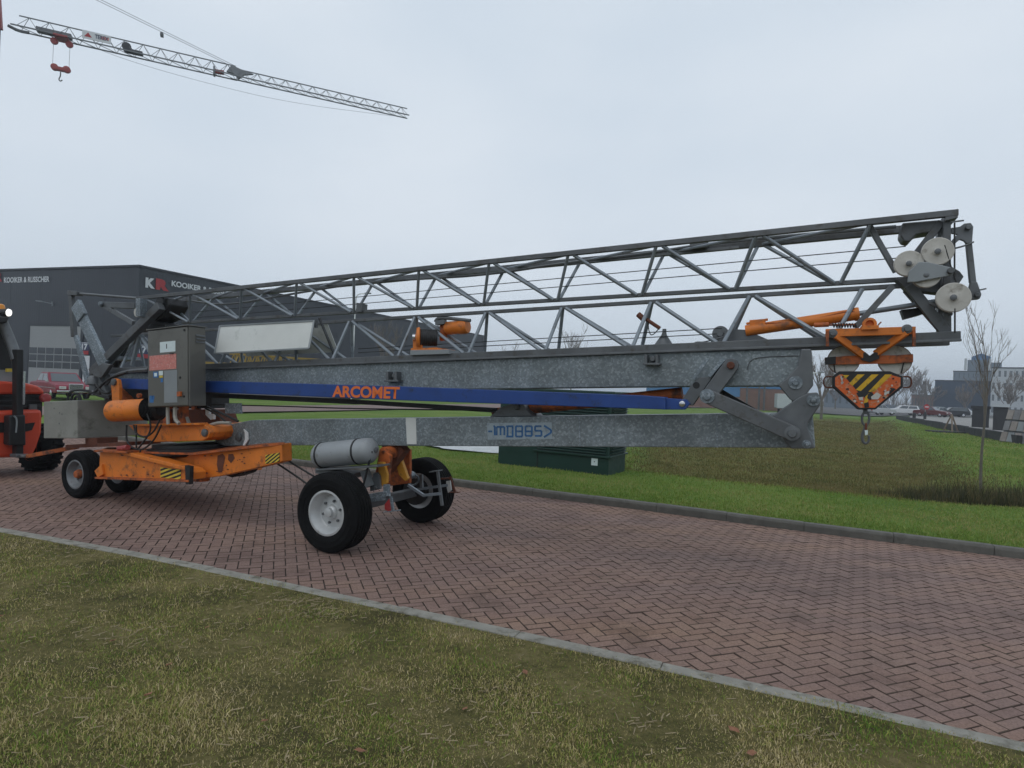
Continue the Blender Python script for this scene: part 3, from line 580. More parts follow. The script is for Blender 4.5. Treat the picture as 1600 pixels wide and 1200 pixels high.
# hydraulic cylinder between the beams, cable tray
part(MB().tube(K(815, 640, 0), K(1066, 614, 0), .055, 18).tube(K(820, 640, 0), K(770, 643, 0), .04, 12), 'hydraulic_cylinder', 'orange_dull', smooth=True)
part(MB().bar(K(318, 617, -.1), K(560, 628, -.1), .08, .06).bar(K(560, 628, -.1), K(775, 641, -.1), .07, .05), 'cable_tray', 'black')
part(MB().path([K(318, 632, -.15), K(420, 634, -.15), K(560, 639, -.15), K(772, 641, -.15)], .008, 6), 'cable', 'cable')
part(plate([(351, 630), (375, 630), (376, 646), (352, 646)], -.2, .03), 'junction_plate', 'galv_pale')

# lattice jib, folded: upper section hangs point down, lower section stands point up
yl = .18
T0, T1 = K(213, 466.5, -yl), K(1497, 332.5, -yl); B0, B1 = K(285, 504, 0), K(1412, 436.5, 0); A0, A1 = K(175, 525, 0), K(1412, 446.5, 0); R0, R1 = K(160, 579.5, -yl), K(1500, 525, -yl)
jib_up = part(MB().bar(T0, T1, .045, .05), 'upper_jib_section', 'steel', bevel=.004)
def ch(mb, name, mat, par): return part(mb, name, mat, par, bevel=.003)
ch(MB().bar((T0.x, yl, T0.z), (T1.x, yl, T1.z), .055, .062), 'chord', 'steel', jib_up); ch(MB().bar(B0, B1, .045, .036), 'chord', 'steel', jib_up)
tn = [K(p, 455, -yl).x for p in (225, 297, 377, 463, 552, 653, 762, 885, 1022, 1177, 1355)]; bn = [K(p, 480, 0).x for p in (300, 378, 463, 555, 653, 757, 872, 1003, 1148, 1312)]
for i, s_ in enumerate(tn):
    for sg in (-1, 1):
        tp = Vector((s_, sg * yl, Lz(T0, T1, s_) - .02))
        if 0 < i <= len(bn): q = bn[i - 1]; part(MB().tube(tp, (q, sg * .02, Lz(B0, B1, q)), .017, 8), 'brace', 'tube', jib_up, smooth=True)
        if i < len(bn): q = bn[i]; part(MB().tube(tp + Vector((.06, 0, 0)), (q - .05, sg * .02, Lz(B0, B1, q)), .017, 8), 'brace', 'tube', jib_up, smooth=True)
    if i: part(MB().tube((s_, -yl, Lz(T0, T1, s_) - .01), (tn[i - 1], yl, Lz(T0, T1, tn[i - 1]) - .01), .014, 6), 'cross_brace', 'tube', jib_up, smooth=True)
jib_lo = part(MB().bar(R0, R1, .065, .072), 'lower_jib_section', 'steel', bevel=.005)
ch(MB().bar((R0.x, yl, R0.z), (R1.x, yl, R1.z), .07, .085), 'rail', 'steel', jib_lo); ch(MB().bar(A0, A1, .045, .036), 'chord', 'steel', jib_lo)
ch(MB().bar((R0.x, -yl - .045, R0.z - .035), (R1.x, -yl - .045, R1.z - .035), .03, .02), 'rail_flange', 'steel_mid', jib_lo)
an_ = [K(p, 490, 0).x for p in (215, 292, 372, 460, 548, 650, 760, 878, 1017, 1170, 1345)]; rn = [K(p, 560, -yl).x for p in (190, 262, 345, 430, 520, 622, 732, 852, 988, 1130, 1302)]
for i, s_ in enumerate(an_):
    ap = Vector((s_, 0, Lz(A0, A1, s_) - .01))
    for sg in (-1, 1):
        q = rn[i]; part(MB().tube(ap + Vector((0, sg * .02, 0)), (q, sg * yl, Lz(R0, R1, q) + .03), .019, 8), 'brace', 'tube', jib_lo, smooth=True)
        if i + 1 < len(rn): q = rn[i + 1] - .06; part(MB().tube(ap + Vector((.05, sg * .02, 0)), (q, sg * yl, Lz(R0, R1, q) + .03), .019, 8), 'brace', 'tube', jib_lo, smooth=True)
    if i: part(MB().tube((rn[i - 1], -yl, Lz(R0, R1, rn[i - 1])), (rn[i], yl, Lz(R0, R1, rn[i])), .014, 6), 'cross_brace', 'tube', jib_lo, smooth=True)
part(MB().bar((T0.x + 2.5, .1, Lz(T0, T1, T0.x + 2.5) - .03), (T1.x - 1.6, .12, Lz(T0, T1, T1.x - 1.6) - .03), .03, .025), 'tie_bar', 'steel_mid', jib_up)
for a_, b_2, y_ in (((300, 488), (1415, 385), .05), ((300, 497), (1405, 403), .05), ((560, 545), (1128, 513), -.05), ((560, 551), (1132, 521), -.05)):
    part(MB().tube(K(*a_, y_), K(*b_2, y_), .0045, 5), 'rope', 'cable')
part(MB().path([K(300, 470, .1), K(350, 478, .1), K(440, 462, .1), K(560, 442, .1), K(650, 436, .1), K(760, 430, .1), K(900, 408, .1), K(1000, 398, .1), K(1120, 378, .1), K(1400, 354, .1)], .014, 6), 'hose_bundle', 'steel_mid', jib_up)
part(plate([(1077, 381), (1106, 377), (1104, 386), (1080, 388)], .05, .1), 'clamp', 'steel', jib_up)
part(plate([(557, 473), (566, 474), (565, 487), (556, 487)], -.05, .1), 'clamp', 'steel_mid', jib_up)
# white sign boards on both sides, an inverted V
TLp, TRp, BLp, BRp = K(345, 510, -.21), K(492, 502, -.21), K(337, 553, -.33), K(484, 545, -.33)
nv = (TRp - TLp).cross(BLp - TLp).normalized(); nv = nv if nv.y < 0 else -nv
sb = part(MB().prism([BLp, BRp, TRp, TLp], nv * .012), 'sign_board', 'panel', bevel=.003)
for a_, b_2 in ((TLp, TRp), (BLp, BRp), (TRp, BRp), (TLp, BLp)): part(MB().bar(a_ + nv * .014, b_2 + nv * .014, .02, .02), 'board_frame', 'plate', sb)
mir = lambda p: Vector((p.x, (.0 if p.y > -.3 else .16), p.z))
part(MB().prism([mir(p) for p in (BLp, BRp, TRp, TLp)], (0, .012, 0)), 'sign_board', 'panel')
part(MB().bar(TRp + Vector((.02, .05, .05)), BRp + Vector((.03, .4, -.05)), .025, .025).bar(K(494, 500, -.2), K(494, 512, -.2), .03, .03), 'board_bracket', 'steel')
# trolley winch
wy = .0
wi = part(plate([(641, 547), (701, 546), (702, 553), (641, 555)], -.25, .5), 'winch', 'plate', bevel=.004)
part(plate([(642, 544), (682, 543), (684, 547), (642, 548)], -.2, .4), 'winch_base', 'orange', wi)
part(plate([(645, 545), (658, 545), (659, 530), (645, 530)], -.2, .03), 'winch_post', 'orange', wi, bevel=.004)
cW = K(655, 527, -.18); ax_ = Vector((.82, .57, .02)).normalized()
part(MB().lathe(cW, ax_, [(.03, -.05), (.03, -.04), (.105, -.03), (.115, 0), (.10, .01)], 24), 'drum_flange', 'orange', wi, smooth=True)
part(MB().lathe(cW, ax_, [(.092, .01)] + [(.092 + .004 * (i % 2), .01 + i * .011) for i in range(17)] + [(.092, .2)], 24), 'drum', 'black', wi, smooth=True)
part(MB().lathe(cW, ax_, [(.035, -.075), (.035, -.045)], 12), 'drum_hub', 'chrome', wi, smooth=True)
c2 = K(690, 518, .1); part(MB().lathe(c2, ax_, [(.10, -.02), (.11, 0), (.10, .05), (.07, .07)], 20), 'gearbox', 'orange_dull', wi, smooth=True)
c3 = K(697, 513, .05); part(MB().lathe(c3, TX, [(.06, 0), (.075, .02), (.075, .17), (.082, .18), (.082, .26), (.07, .285), (.03, .29)], 22), 'winch_motor', 'orange', wi, smooth=True)
part(MB().path([K(680, 503, 0), K(684, 497, 0), K(698, 497, 0), K(735, 501, 0)], .02, 8).bar(K(682, 505, 0), K(696, 503, 0), .06, .05), 'rain_cover', 'steel_mid', wi)
# ribbed cone, rusty arm, sheave and cylinder toward the jib head
cn = K(1037, 541, .0); part(MB().lathe(cn, (0, 0, 1), [(r_, z_) for i in range(7) for r_, z_ in ((.095 - i * .011, i * .017), (.090 - i * .011, i * .017 + .012))] + [(.02, .13), (.018, .165)], 18), 'cable_cone', 'steel_mid', smooth=True)
part(MB().tube(K(1001, 493, -.05), K(1031, 513, -.05), .018, 8).tube(K(997, 491, -.05), K(1006, 499, -.05), .028, 8), 'cone_arm', 'brown', smooth=True)
part(MB().path([K(1012, 500, -.06), K(1014, 520, -.06), K(1019, 525, -.06), K(1030, 513, -.06)], .005, 5), 'cone_cable', 'cable')
part(MB().lathe(K(1126, 522, -.02), (0, -1, 0), [(.07, 0), (.072, .008), (.062, .018), (.072, .03), (.03, .032), (.026, .05)], 24), 'guide_sheave', 'steel_mid', smooth=True)
part(plate([(1122, 533), (1140, 514), (1165, 515), (1206, 533), (1204, 537), (1122, 540)], -.06, .04), 'sheave_plate', 'steel_mid', bevel=.004)
part(MB().path([K(1084, 537, -.1), K(1088, 534, -.1), K(1100, 535, -.1), K(1130, 526, -.1)], .006, 5), 'guide_rod', 'steel')
hc = part(MB().tube(K(1165, 517, -.05), K(1338, 491, -.05), .05, 18).tube(K(1335, 491.5, -.05), K(1342, 490.5, -.05), .057, 18), 'jib_cylinder', 'orange', smooth=True)
part(MB().tube(K(1342, 490, -.05), K(1470, 470, -.05), .022, 10), 'piston_rod', 'tube', hc, smooth=True)
part(plate([(1171, 500), (1196, 498), (1196, 508), (1171, 511)], -.06, .06).tube(K(1166, 506, -.04), K(1200, 499, -.04), .012, 8), 'valve_block', 'orange', hc, bevel=.004)
part(MB().path([K(1196, 505, -.09), K(1230, 505, -.09), K(1290, 495, -.09), K(1325, 486, -.09), K(1336, 488, -.09)], .008, 6), 'hydraulic_pipe', 'orange_dull', hc)

# jib head
hd = part(plate([(1474, 345), (1486, 345), (1487, 522), (1473, 522)], -.16, .09), 'jib_head', 'steel', bevel=.005)
def hb(name, mb, mat='steel', **kw): return part(mb, name, mat, hd, **kw)
hb('head_post', plate([(1465, 350), (1476, 350), (1477, 522), (1466, 522)], .12, .09), bevel=.005)
hb('end_block', plate([(1477, 334), (1497, 328), (1497, 340), (1477, 345)], -.2, .4), bevel=.004)
for a_, b_2, w_, y_ in (((1471, 347), (1420, 412), .055, -.1), ((1420, 446), (1478, 520), .075, -.14), ((1416, 452), (1476, 520), .06, .14), ((1395, 447), (1336, 512), .045, -.2), ((1358, 352), (1400, 425), .04, -.1)):
    hb('head_diagonal', MB().bar(K(*a_, y_), K(*b_2, y_), .05, w_), bevel=.004)
hb('tie_pocket', plate([(1410, 348), (1470, 343), (1470, 360), (1432, 366), (1421, 378), (1412, 376), (1407, 368)], -.12, .16), 'steel', bevel=.01)
hb('rear_plate', plate([(1446, 452), (1492, 453), (1506, 432), (1500, 424), (1480, 412), (1466, 420)], -.03, .04), 'steel_mid', bevel=.005)
hb('sheave_cheek', plate([(1418, 441), (1420, 424), (1436, 409), (1449, 409), (1488, 418), (1491, 424), (1488, 430), (1430, 441)], -.30, .02), 'plate', bevel=.006)
for x_, y_, r_, yy in ((1465, 393, 19.5, -.27), (1420, 412, 18.5, -.26), (1447, 430, 18, -.26), (1489.5, 465, 20.5, -.30)):
    rr = r_ / 930 * 5.05; q = hb('sheave', MB().lathe(K(x_, y_, yy), (0, -1, 0), [(rr * .9, -.025), (rr, -.02), (rr * .93, -.005), (rr, .01), (rr * .95, .014), (rr * .55, .012), (rr * .25, .018), (rr * .22, .03)], 32), 'sheave', smooth=True)
    part(MB().lathe(K(x_, y_, yy - .03), (0, -1, 0), [(rr * .2, 0), (rr * .2, .012), (rr * .1, .016)], 10), 'axle_nut', 'steel_mid', hd, smooth=True)
pin(1485, 423.5, -.3, .024, .03, 'cheek_pin', 'steel', hd)
hb('top_link', plate([(1486, 356), (1500, 354), (1507, 349), (1517, 348), (1521, 354), (1519, 380), (1510, 380), (1506, 376), (1500, 374), (1487, 385), (1485, 378), (1496, 366), (1486, 364)], -.14, .03), 'steel_mid', bevel=.004)
hb('side_link', MB().prism([K(*p, -.12) for p in [(1510, 378), (1519, 378), (1526, 441), (1516, 441)]], (0, .05, 0)), 'steel_mid', bevel=.004)
hb('lower_lug', plate([(1490, 451), (1514, 452), (1517, 440), (1527, 440), (1534, 460), (1531, 467), (1520, 468), (1508, 464), (1490, 462)], -.15, .05), 'steel_mid', bevel=.006)
for x_, y_ in ((1512, 356), (1526, 461)): pin(x_, y_, -.15, .018, .025, 'link_pin', 'steel_mid', hd)
hb('mid_plate', plate([(1400, 436), (1420, 430), (1470, 450), (1515, 452), (1515, 460), (1466, 458), (1416, 452)], -.08, .12), 'steel', bevel=.004)
hb('dark_bracket', plate([(1408, 484), (1440, 480), (1462, 477), (1462, 483), (1436, 492), (1413, 498)], .0, .1), 'black')
hb('splice_rod', MB().bar(K(1453, 473, -.2), K(1488, 492, -.2), .02, .02).bar(K(1486, 347, -.2), K(1506, 344.5, -.2), .012, .01).bar(K(1508, 458, -.2), K(1541, 451, -.2), .012, .01), 'steel')
part(MB().path([K(1476, 383, -.28), K(1490, 430, -.28), K(1500, 456, -.28)], .005, 5).tube(K(1491.5, 348, -.27), K(1491.5, 438, -.27), .006, 6).tube(K(1492, 482, -.31), K(1492, 520, -.31), .006, 6), 'hoist_rope', 'cable', hd)
part(MB().path([K(1484, 390, -.25), K(1508, 384, -.2), K(1521, 378, -.15)], .007, 5), 'stay', 'steel', hd)

# trolley on the lower rails
ty = -.30
tr = part(plate([(1290, 514), (1431, 510), (1431, 521), (1404, 523), (1300, 526), (1290, 527)], ty, .03), 'trolley', 'orange', bevel=.004)
def tp_(name, mb, mat='orange', **kw): return part(mb, name, mat, tr, **kw)
for yy in (ty, .27):
    if yy > 0: tp_('side_frame', plate([(1290, 514), (1431, 510), (1431, 521), (1404, 523), (1300, 526), (1290, 527)], yy, .03), bevel=.004)
    tp_('diagonal', MB().bar(K(1306, 524, yy), K(1352, 558, -.15 if yy < 0 else .1), .03, .055).bar(K(1416, 519, yy), K(1368, 553, -.15 if yy < 0 else .1), .03, .055), bevel=.003)
for x_ in (1290.5, 1426): tp_('roller_bracket', plate([(x_, 516), (x_ + 5, 516), (x_ + 5, 541), (x_, 541)], ty - .02, .03), 'orange_dull', bevel=.003)
for x_, y_ in ((1301, 521), (1417, 514)): tp_('roller_axle', MB().lathe(K(x_, y_, ty), (0, -1, 0), [(.036, -.03), (.036, .005), (.02, .008), (.018, .025)], 14), 'steel_mid', smooth=True)
tp_('cross_tie', MB().bar(K(1298, 520, -.29), K(1298, 520, -.29) + Vector((0, .57, 0)), .05, .05).bar(K(1424, 516, -.29), K(1424, 516, -.29) + Vector((0, .57, 0)), .05, .05), 'orange_dull')
tp_('rope_clamp', MB().lathe(K(1359, 506, -.3), (0, -1, 0), [(.05, -.06), (.05, 0), (.03, .002), (.028, -.03)], 16).bar(K(1345, 513, -.28), K(1372, 512, -.28), .1, .03), smooth=True)
tp_('spring', MB().path([K(1300, 508.5, -.3) + Vector((i * .0028, .016 * math.cos(i * .9), .016 * math.sin(i * .9))) for i in range(62)], .005, 5, 0), 'black')
tp_('spring_rod', MB().tube(K(1272, 508, -.3), K(1295, 507, -.3), .02, 10).tube(K(1290, 508, -.3), K(1338, 507, -.3), .008, 6).bar(K(1372, 508, -.28), K(1377, 503, -.28), .01, .01), 'orange_dull')
for x_ in (1318, 1398):
    rr = .118; tp_('sheave', MB().lathe(K(x_, 563, -.10), (0, -1, 0), [(rr * .93, -.03), (rr, -.026), (rr * .9, 0), (rr, .026), (rr * .96, .03), (rr * .5, .026), (.03, .032)], 32), 'sheave', smooth=True)
    tp_('sheave_rim', MB().lathe(K(x_, 563, -.133), (0, -1, 0), [(rr * 1.02, -.004), (rr * 1.02, .0), (rr * .985, .001)], 32, caps=False), 'brown')
tp_('sheave_carrier', plate([(1288, 560), (1320, 556), (1400, 555), (1427, 553), (1427, 566), (1395, 568), (1290, 570)], -.16, .015), 'orange_dull', bevel=.003)
tp_('carrier_end', plate([(1289, 558.5), (1306, 557), (1306, 569), (1289, 570)], -.164, .01), 'black'); tp_('carrier_node', plate([(1345, 553), (1352, 550), (1359, 556), (1367, 550), (1374, 552), (1374, 560), (1360, 566), (1346, 562)], -.18, .05), 'black')
# rear bogie
def wheel(c, R_, Wd, rr, name, mats, side, bolts=6, tread=True):
    """axis along local y; side = outward direction"""
    c = Vector(c); ax = Vector((0, side, 0)); h = Wd / 2
    prof = [(rr, -h * .80), (rr + .02, -h * .94), (R_ * .80, -h * 1.0), (R_ * .93, -h * .93), (R_ * .975, -h * .80)]
    g = 5
    for i in range(g):
        t0 = -h * .74 + i * (h * 1.48) / g; t1 = t0 + h * 1.48 / g
        prof += [(R_, t0 + .004), (R_, t1 - .010), (R_ - .010, t1 - .008), (R_ - .010, t1 + .001)]
    prof += [(R_ * .975, h * .80), (R_ * .93, h * .93), (R_ * .86, h * .985), (R_ * .855, h * 1.02), (R_ * .835, h * 1.02), (R_ * .83, h), (R_ * .74, h * .99), (R_ * .735, h * 1.015), (R_ * .715, h * 1.015), (R_ * .71, h * .98), (rr + .022, h * .94), (rr, h * .80)]
    w = bpy.data.objects.new(name, None); COL.objects.link(w); w.parent = crane; w.location = c; w.empty_display_size = .1
    MB().lathe((0, 0, 0), ax, prof, 56, caps=False).build('tyre', 'rubber', w, smooth=True)
    rp = [(rr * .3, -h * .5), (rr * .9, -h * .75), (rr + .004, -h * .80), (rr + .012, h * .88), (rr - .008, h * .90), (rr - .02, h * .70), (rr * .86, h * .60), (rr * .80, h * .25), (rr * .74, h * .15), (rr * .5, h * .22), (rr * .34, h * .26), (rr * .30, h * .42), (rr * .22, h * .5), (rr * .21, h * .72), (rr * .10, h * .76)]
    MB().lathe((0, 0, 0), ax, rp, 40).build('rim', mats, w, smooth=True)
    for i in range(bolts):
        a = i * 2 * math.pi / bolts + .3; MB().tube(Vector((math.cos(a) * rr * .52, side * h * .2, math.sin(a) * rr * .52)), Vector((math.cos(a) * rr * .52, side * h * .36, math.sin(a) * rr * .52)), .014, 6).build('wheel_bolt', 'steel_mid', w)
    return w
RW = .415
wheel((-.01, -.85, RW), RW, .29, .225, 'wheel', 'rim', -1)
wheel((-.01, .82, RW), RW, .29, .225, 'wheel', 'rim', 1)
axl = part(MB().bar((-.01, -.72, .41), (-.01, .7, .41), .1, .1), 'rear_axle', 'steel', bevel=.008)
part(MB().lathe((-.01, .66, .415), (0, -1, 0), [(.16, -.05), (.17, 0), (.17, .05), (.06, .06), (.05, .1)], 24), 'brake_drum', 'black', axl, smooth=True)
part(MB().lathe((-.01, -.68, .415), (0, 1, 0), [(.16, -.05), (.17, 0), (.17, .05), (.06, .06)], 24), 'brake_drum', 'black', axl, smooth=True)
for yy in (-.32, .26):
    part(plate([(585, 745), (592, 706), (600, 703), (610, 712), (606, 752), (584, 762)] if yy < 0 else [(600, 748), (606, 706), (617, 703), (640, 702), (640, 755), (602, 760)], yy, .05), 'suspension_plate', 'orange_dull', bevel=.008)
part(plate([(590, 722), (599, 722), (605, 742), (604, 755), (597, 760), (592, 748)], -.36, .04), 'yellow_lever', 'yellow', bevel=.006)
part(plate([(617, 718), (625, 714), (637, 748), (633, 752), (623, 742)], .0, .05), 'yellow_lever', 'yellow', bevel=.006)
part(plate([(578, 757), (583, 740), (589, 738), (593, 744), (594, 764), (578, 768)], -.40, .03), 'lever_plate', 'steel_mid', bevel=.004)
pin(588.5, 762, -.41, .02, .03, 'lever_pin', 'steel')
part(MB().bar(K(604, 733, -.05), K(631, 697, -.05), .14, .14), 'axle_link', 'brown', bevel=.01)
part(plate([(595, 694), (614, 694), (608, 712), (602, 712)], -.14, .28), 'beam_lug', 'galv', bevel=.004)
part(MB().lathe(K(600, 708, -.3), (0, -1, 0), [(.07, -.3), (.07, 0), (.03, .004), (.03, .02)], 18), 'link_boss', 'orange_dull', smooth=True)
part(MB().bar(K(577, 776, -.42), K(607, 771, -.42), .06, .06).bar(K(607, 772, -.42), K(607, 772, .55), .05, .05).bar(K(580, 781, -.42), K(600, 778, -.42), .08, .05), 'rear_crossbar', 'galv_pale', bevel=.004)
part(plate([(599, 757), (607, 757), (607, 772), (599, 773)], -.43, .03), 'crossbar_plate', 'galv_pale')
part(MB().bar(K(638, 758, .1), K(662, 774, .1), .03, .03).bar(K(662, 774, .1), K(690, 771, .1), .03, .03).bar(K(650, 765, .5), K(700, 758, .5), .03, .03), 'lamp_bracket', 'tube')
part(MB().bar(K(684, 737, .1), K(691, 790, .1), .025, .03).bar(K(674, 737, .1), K(688, 735, .1), .1, .012), 'jack_leg', 'steel_mid')
part(MB().bar(K(688, 748, .55), K(704, 747, .55), .02, .02).bar(K(703, 745, .55), K(711, 769, .55), .015, .03).bar(K(702, 769, .55), K(718, 769, .55), .05, .01), 'reflector_bracket', 'brown')
part(plate([(697, 752), (703, 751), (705, 766), (700, 770), (698, 762)], .5, .02), 'tail_lamp', 'lampg')
part(plate([(601, 788), (608, 779), (614, 798), (609, 800), (601, 796)], -.45, .015), 'reflector', 'redlens'); part(MB().bar(K(611, 776, -.44), K(614, 799, -.44), .02, .03).bar(K(600, 800, -.44), K(625, 797, -.44), .03, .01), 'reflector_bracket', 'galv_pale')
part(MB().path([K(634, 735, .3), K(640, 740, .3), K(652, 742, .4), K(655, 752, .5), K(645, 760, .5), K(636, 752, .4)], .012, 6).lathe(K(643, 742, .35), (0, -1, 0), [(.03, -.05), (.05, 0), (.04, .05), (.02, .06)], 12), 'brake_chamber', 'galv_pale', smooth=True)
part(plate([(655, 742), (659, 741), (660, 762), (656, 763)], .4, .03), 'brake_lever', 'steel_mid')
tk = K(500, 711.5, -.5); te = K(578, 704, -.5); ta = (te - tk).normalized(); tl_ = (te - tk).length
tank = part(MB().lathe(tk, ta, [(.02, -.075), (.07, -.065), (.115, -.035), (.138, .0), (.142, .03), (.142, tl_ - .03), (.138, tl_), (.115, tl_ + .035), (.07, tl_ + .065), (.02, tl_ + .075)], 32), 'air_tank', 'tank', smooth=True)
for f_ in (.05, .78): part(MB().lathe(tk + ta * (tl_ * f_), ta, [(.1435, 0), (.1475, .002), (.1475, .022), (.1435, .024)], 32), 'tank_strap', 'black', tank, smooth=True)
part(MB().lathe(tk + ta * (tl_ + .07), ta, [(.03, 0), (.03, .02), (.012, .03)], 10), 'tank_valve', 'steel', tank)
part(MB().bar(K(503, 733, -.5), K(600, 727, -.5), .22, .02).bar(K(500, 734, -.5), K(560, 742, -.4), .2, .06), 'tank_cradle', 'steel_mid', bevel=.004)
part(MB().bar(K(570, 735, -.42), K(578, 760, -.42), .06, .09), 'cradle_post', 'plate')
for pts_ in ([(386, 696), (430, 722), (475, 752), (500, 772)], [(415, 694), (450, 720), (490, 744)], [(581, 705), (575, 730), (566, 765)]): part(MB().path([K(*p, -.3 if pts_[0][0] < 500 else -.55) for p in pts_], .012, 6), 'hose', 'cable')

# front chassis, outriggers, wheels
part(MB().lathe(K(262, 699, 0) + Vector((.72, 0, 0)), TZ, [(.62, -.03), (.66, 0), (.66, .07), (.60, .08), (.60, .12)], 40), 'slewing_ring', 'black', smooth=True)
cs = part(MB().prism([K(*p, -.5) for p in [(300, 707), (360, 704), (440, 693), (441, 721), (428, 725), (345, 744), (300, 750)]], (0, .16, 0)), 'chassis', 'orange', bevel=.01)
part(MB().prism([K(*p, -.5) for p in [(165, 705), (303, 708), (303, 748), (165, 740)]], (0, 1.1, 0)), 'chassis_box', 'orange', cs, bevel=.008)
part(MB().prism([K(155, 703, -.78), K(300, 708, -.6), K(445, 691, -.5), K(440, 691, -.34), K(335, 700, .5), K(300, 700, .6), K(175, 697, .7)], (0, 0, -.025)), 'top_plate', 'orange_dull', cs)
part(MB().prism([K(*p, -.78) for p in [(156, 705), (203, 706), (294, 733), (300, 739), (299, 750), (154, 745)]], (0, .2, 0)), 'outrigger', 'orange', cs, bevel=.008)
part(MB().bar(K(154, 746, -.79), K(300, 751, -.79), .1, .025).bar(K(155, 704, -.79), K(207, 706, -.79), .14, .025), 'outrigger_flange', 'orange_dull', cs)
part(MB().bar(K(198, 708, -.8), K(292, 732, -.8), .06, .045), 'outrigger_brace', 'orange', cs, bevel=.005)
part(plate([(147, 736), (158, 725), (160, 742), (152, 746)], -.82, .25), 'hinge_block', 'orange', cs, bevel=.008)
part(plate([(289, 727), (297, 729), (296, 757), (290, 757)], -.83, .05), 'lock_pin', 'black', cs)
def hazard(px0, px1, y0a, y0b, y1a, y1b, yy, par, n=5, top=None):
    """diagonal yellow bars on a black plate"""
    c = [K(px0, y0a, yy), K(px1, y0b, yy), K(px1, y1b, yy), K(px0, y1a, yy)]
    part(MB().prism(c, (0, -.002, 0)), 'hazard_plate', 'hazk', par)
    e, v = c[1] - c[0], c[3] - c[0]
    for i in range(n):
        a, b = i / n, (i + .5) / n; q = []
        poly = [Vector((2 * a, 0, 0)), Vector((2 * b, 0, 0)), Vector((2 * b - 1, 1, 0)), Vector((2 * a - 1, 1, 0))]
        for p_, n_ in ((Vector((0, 0, 0)), Vector((1, 0, 0))), (Vector((1, 0, 0)), Vector((-1, 0, 0)))): poly = clip(poly, p_, n_) if len(poly) > 2 else poly
        if len(poly) > 2: part(MB().prism([c[0] + e * p.x + v * p.y + Vector((0, -.003, 0)) for p in poly], (0, -.002, 0)), 'hazard_stripe', 'hazy', par)
hazard(251, 283, 730, 734, 746, 748, -.782, cs); hazard(415, 437, 711, 707, 725, 721, -.502, cs)
for pts_ in ([(340, 712), (348, 709), (352, 714), (350, 724), (347, 738), (341, 738), (339, 726)], [(357, 710), (364, 709), (367, 716), (361, 724), (356, 718)]): part(plate(pts_, -.502, -.001), 'worn_patch', 'brown', cs)
rw = random.Random(5)
for i in range(40):
    px_, py_ = (rw.uniform(165, 290), 0) if i < 18 else (rw.uniform(305, 410), 0)
    if i < 18: lo_y, hi_y, yy_ = 708 + max(0, px_ - 203) * .29, 744 + (px_ - 155) * .035, -.7835
    else: lo_y, hi_y, yy_ = 710 - (px_ - 300) * .06, 746 - (px_ - 300) * .17, -.5035
    if 248 < px_ < 286 and i < 18: continue
    py_ = rw.uniform(lo_y + 4, hi_y - 4) if rw.random() < .4 else rw.choice((lo_y + 3.5, hi_y - 3)); k_ = rw.uniform(.7, 2.2)
    part(plate([(px_ + k_ * math.cos(a) * rw.uniform(.6, 1.6), py_ + k_ * math.sin(a) * rw.uniform(.5, .9)) for a in np.linspace(0, 6.28, 7)[:-1]], yy_, -.0008), 'paint_chip', 'brown', cs)
part(MB().lathe(K(315, 745, -.42), (0, 0, -1), [(.1, 0), (.1, .05), (.04, .06)], 16), 'foot_pad', 'orange_dull', cs)
part(plate([(345, 740), (385, 733), (380, 740), (362, 746)], -.2, .2), 'underside_bracket', 'black', cs)
wheel((-4.63, -.74, .33), .33, .24, .19, 'wheel', 'rim_grey', -1, 5); wheel((-4.60, -.2, .33), .33, .24, .19, 'wheel', 'rim_grey', 1, 5)
part(MB().tube((-4.63, -.80, .33), (-4.63, .1, .33), .05, 12), 'front_axle', 'orange_dull', smooth=True)
part(MB().lathe((-4.63, -.80, .33), (0, -1, 0), [(.065, -.1), (.065, .0), (.045, .04), (.02, .045)], 16), 'hub', 'orange_dull', smooth=True)
part(MB().bar((-4.63, -.35, .36), (-4.0, -.35, .55), .3, .2), 'axle_mount', 'black', bevel=.01)
# slewing platform, posts, motor, cabinet
pf = part(MB().prism([K(*p, -.55) for p in [(200, 664), (318, 663), (326, 667), (328, 676), (325, 684), (316, 689), (240, 691), (215, 680)]], (0, 1.05, 0)), 'slewing_platform', 'orange', bevel=.012)
part(MB().bar(K(215, 664, -.56), K(318, 662, -.56), .12, .025), 'platform_flange', 'orange', pf)
pin(321, 676, -.55, .05, .03, 'platform_pin', 'steel', pf)
for a_, b_2, yy in (((287, 664), (287, 630), -.45), ((262, 664), (262, 630), -.1), ((310, 664), (306, 635), .0), ((240, 664), (240, 640), .3)): part(MB().bar(K(*a_, yy), K(*b_2, yy), .09, .09), 'platform_post', 'orange_dull', pf, bevel=.006)
part(MB().prism([K(*p, -.05) for p in [(232, 662), (345, 662), (338, 640), (236, 640)]], (0, .3, 0)), 'machinery_housing', 'brown', pf, bevel=.01)
part(MB().prism([K(*p, -.02) for p in [(170, 640), (330, 638), (330, 607), (170, 607)]], (0, .3, 0)), 'dark_housing', 'black', pf, bevel=.01)
part(plate([(173, 594), (178, 591), (184, 593), (186, 605), (186, 627), (175, 627)], -.50, .05), 'strut_lug', 'orange', pf, bevel=.006)
pin(178, 597, -.51, .05, .02, 'lug_pin', 'steel', pf); part(MB().bar(K(180, 605, -.3), K(205, 628, -.3), .1, .07), 'lug_brace', 'orange_dull', pf)
mc = K(183, 642, -.72); md = (K(224, 640, -.62) - mc).normalized()
mo = part(MB().lathe(mc, md, [(.02, -.10), (.12, -.098), (.14, -.075), (.145, -.04), (.145, .20), (.14, .206), (.145, .212), (.145, .45), (.13, .47)], 32), 'slewing_motor', 'orange', pf, smooth=True)
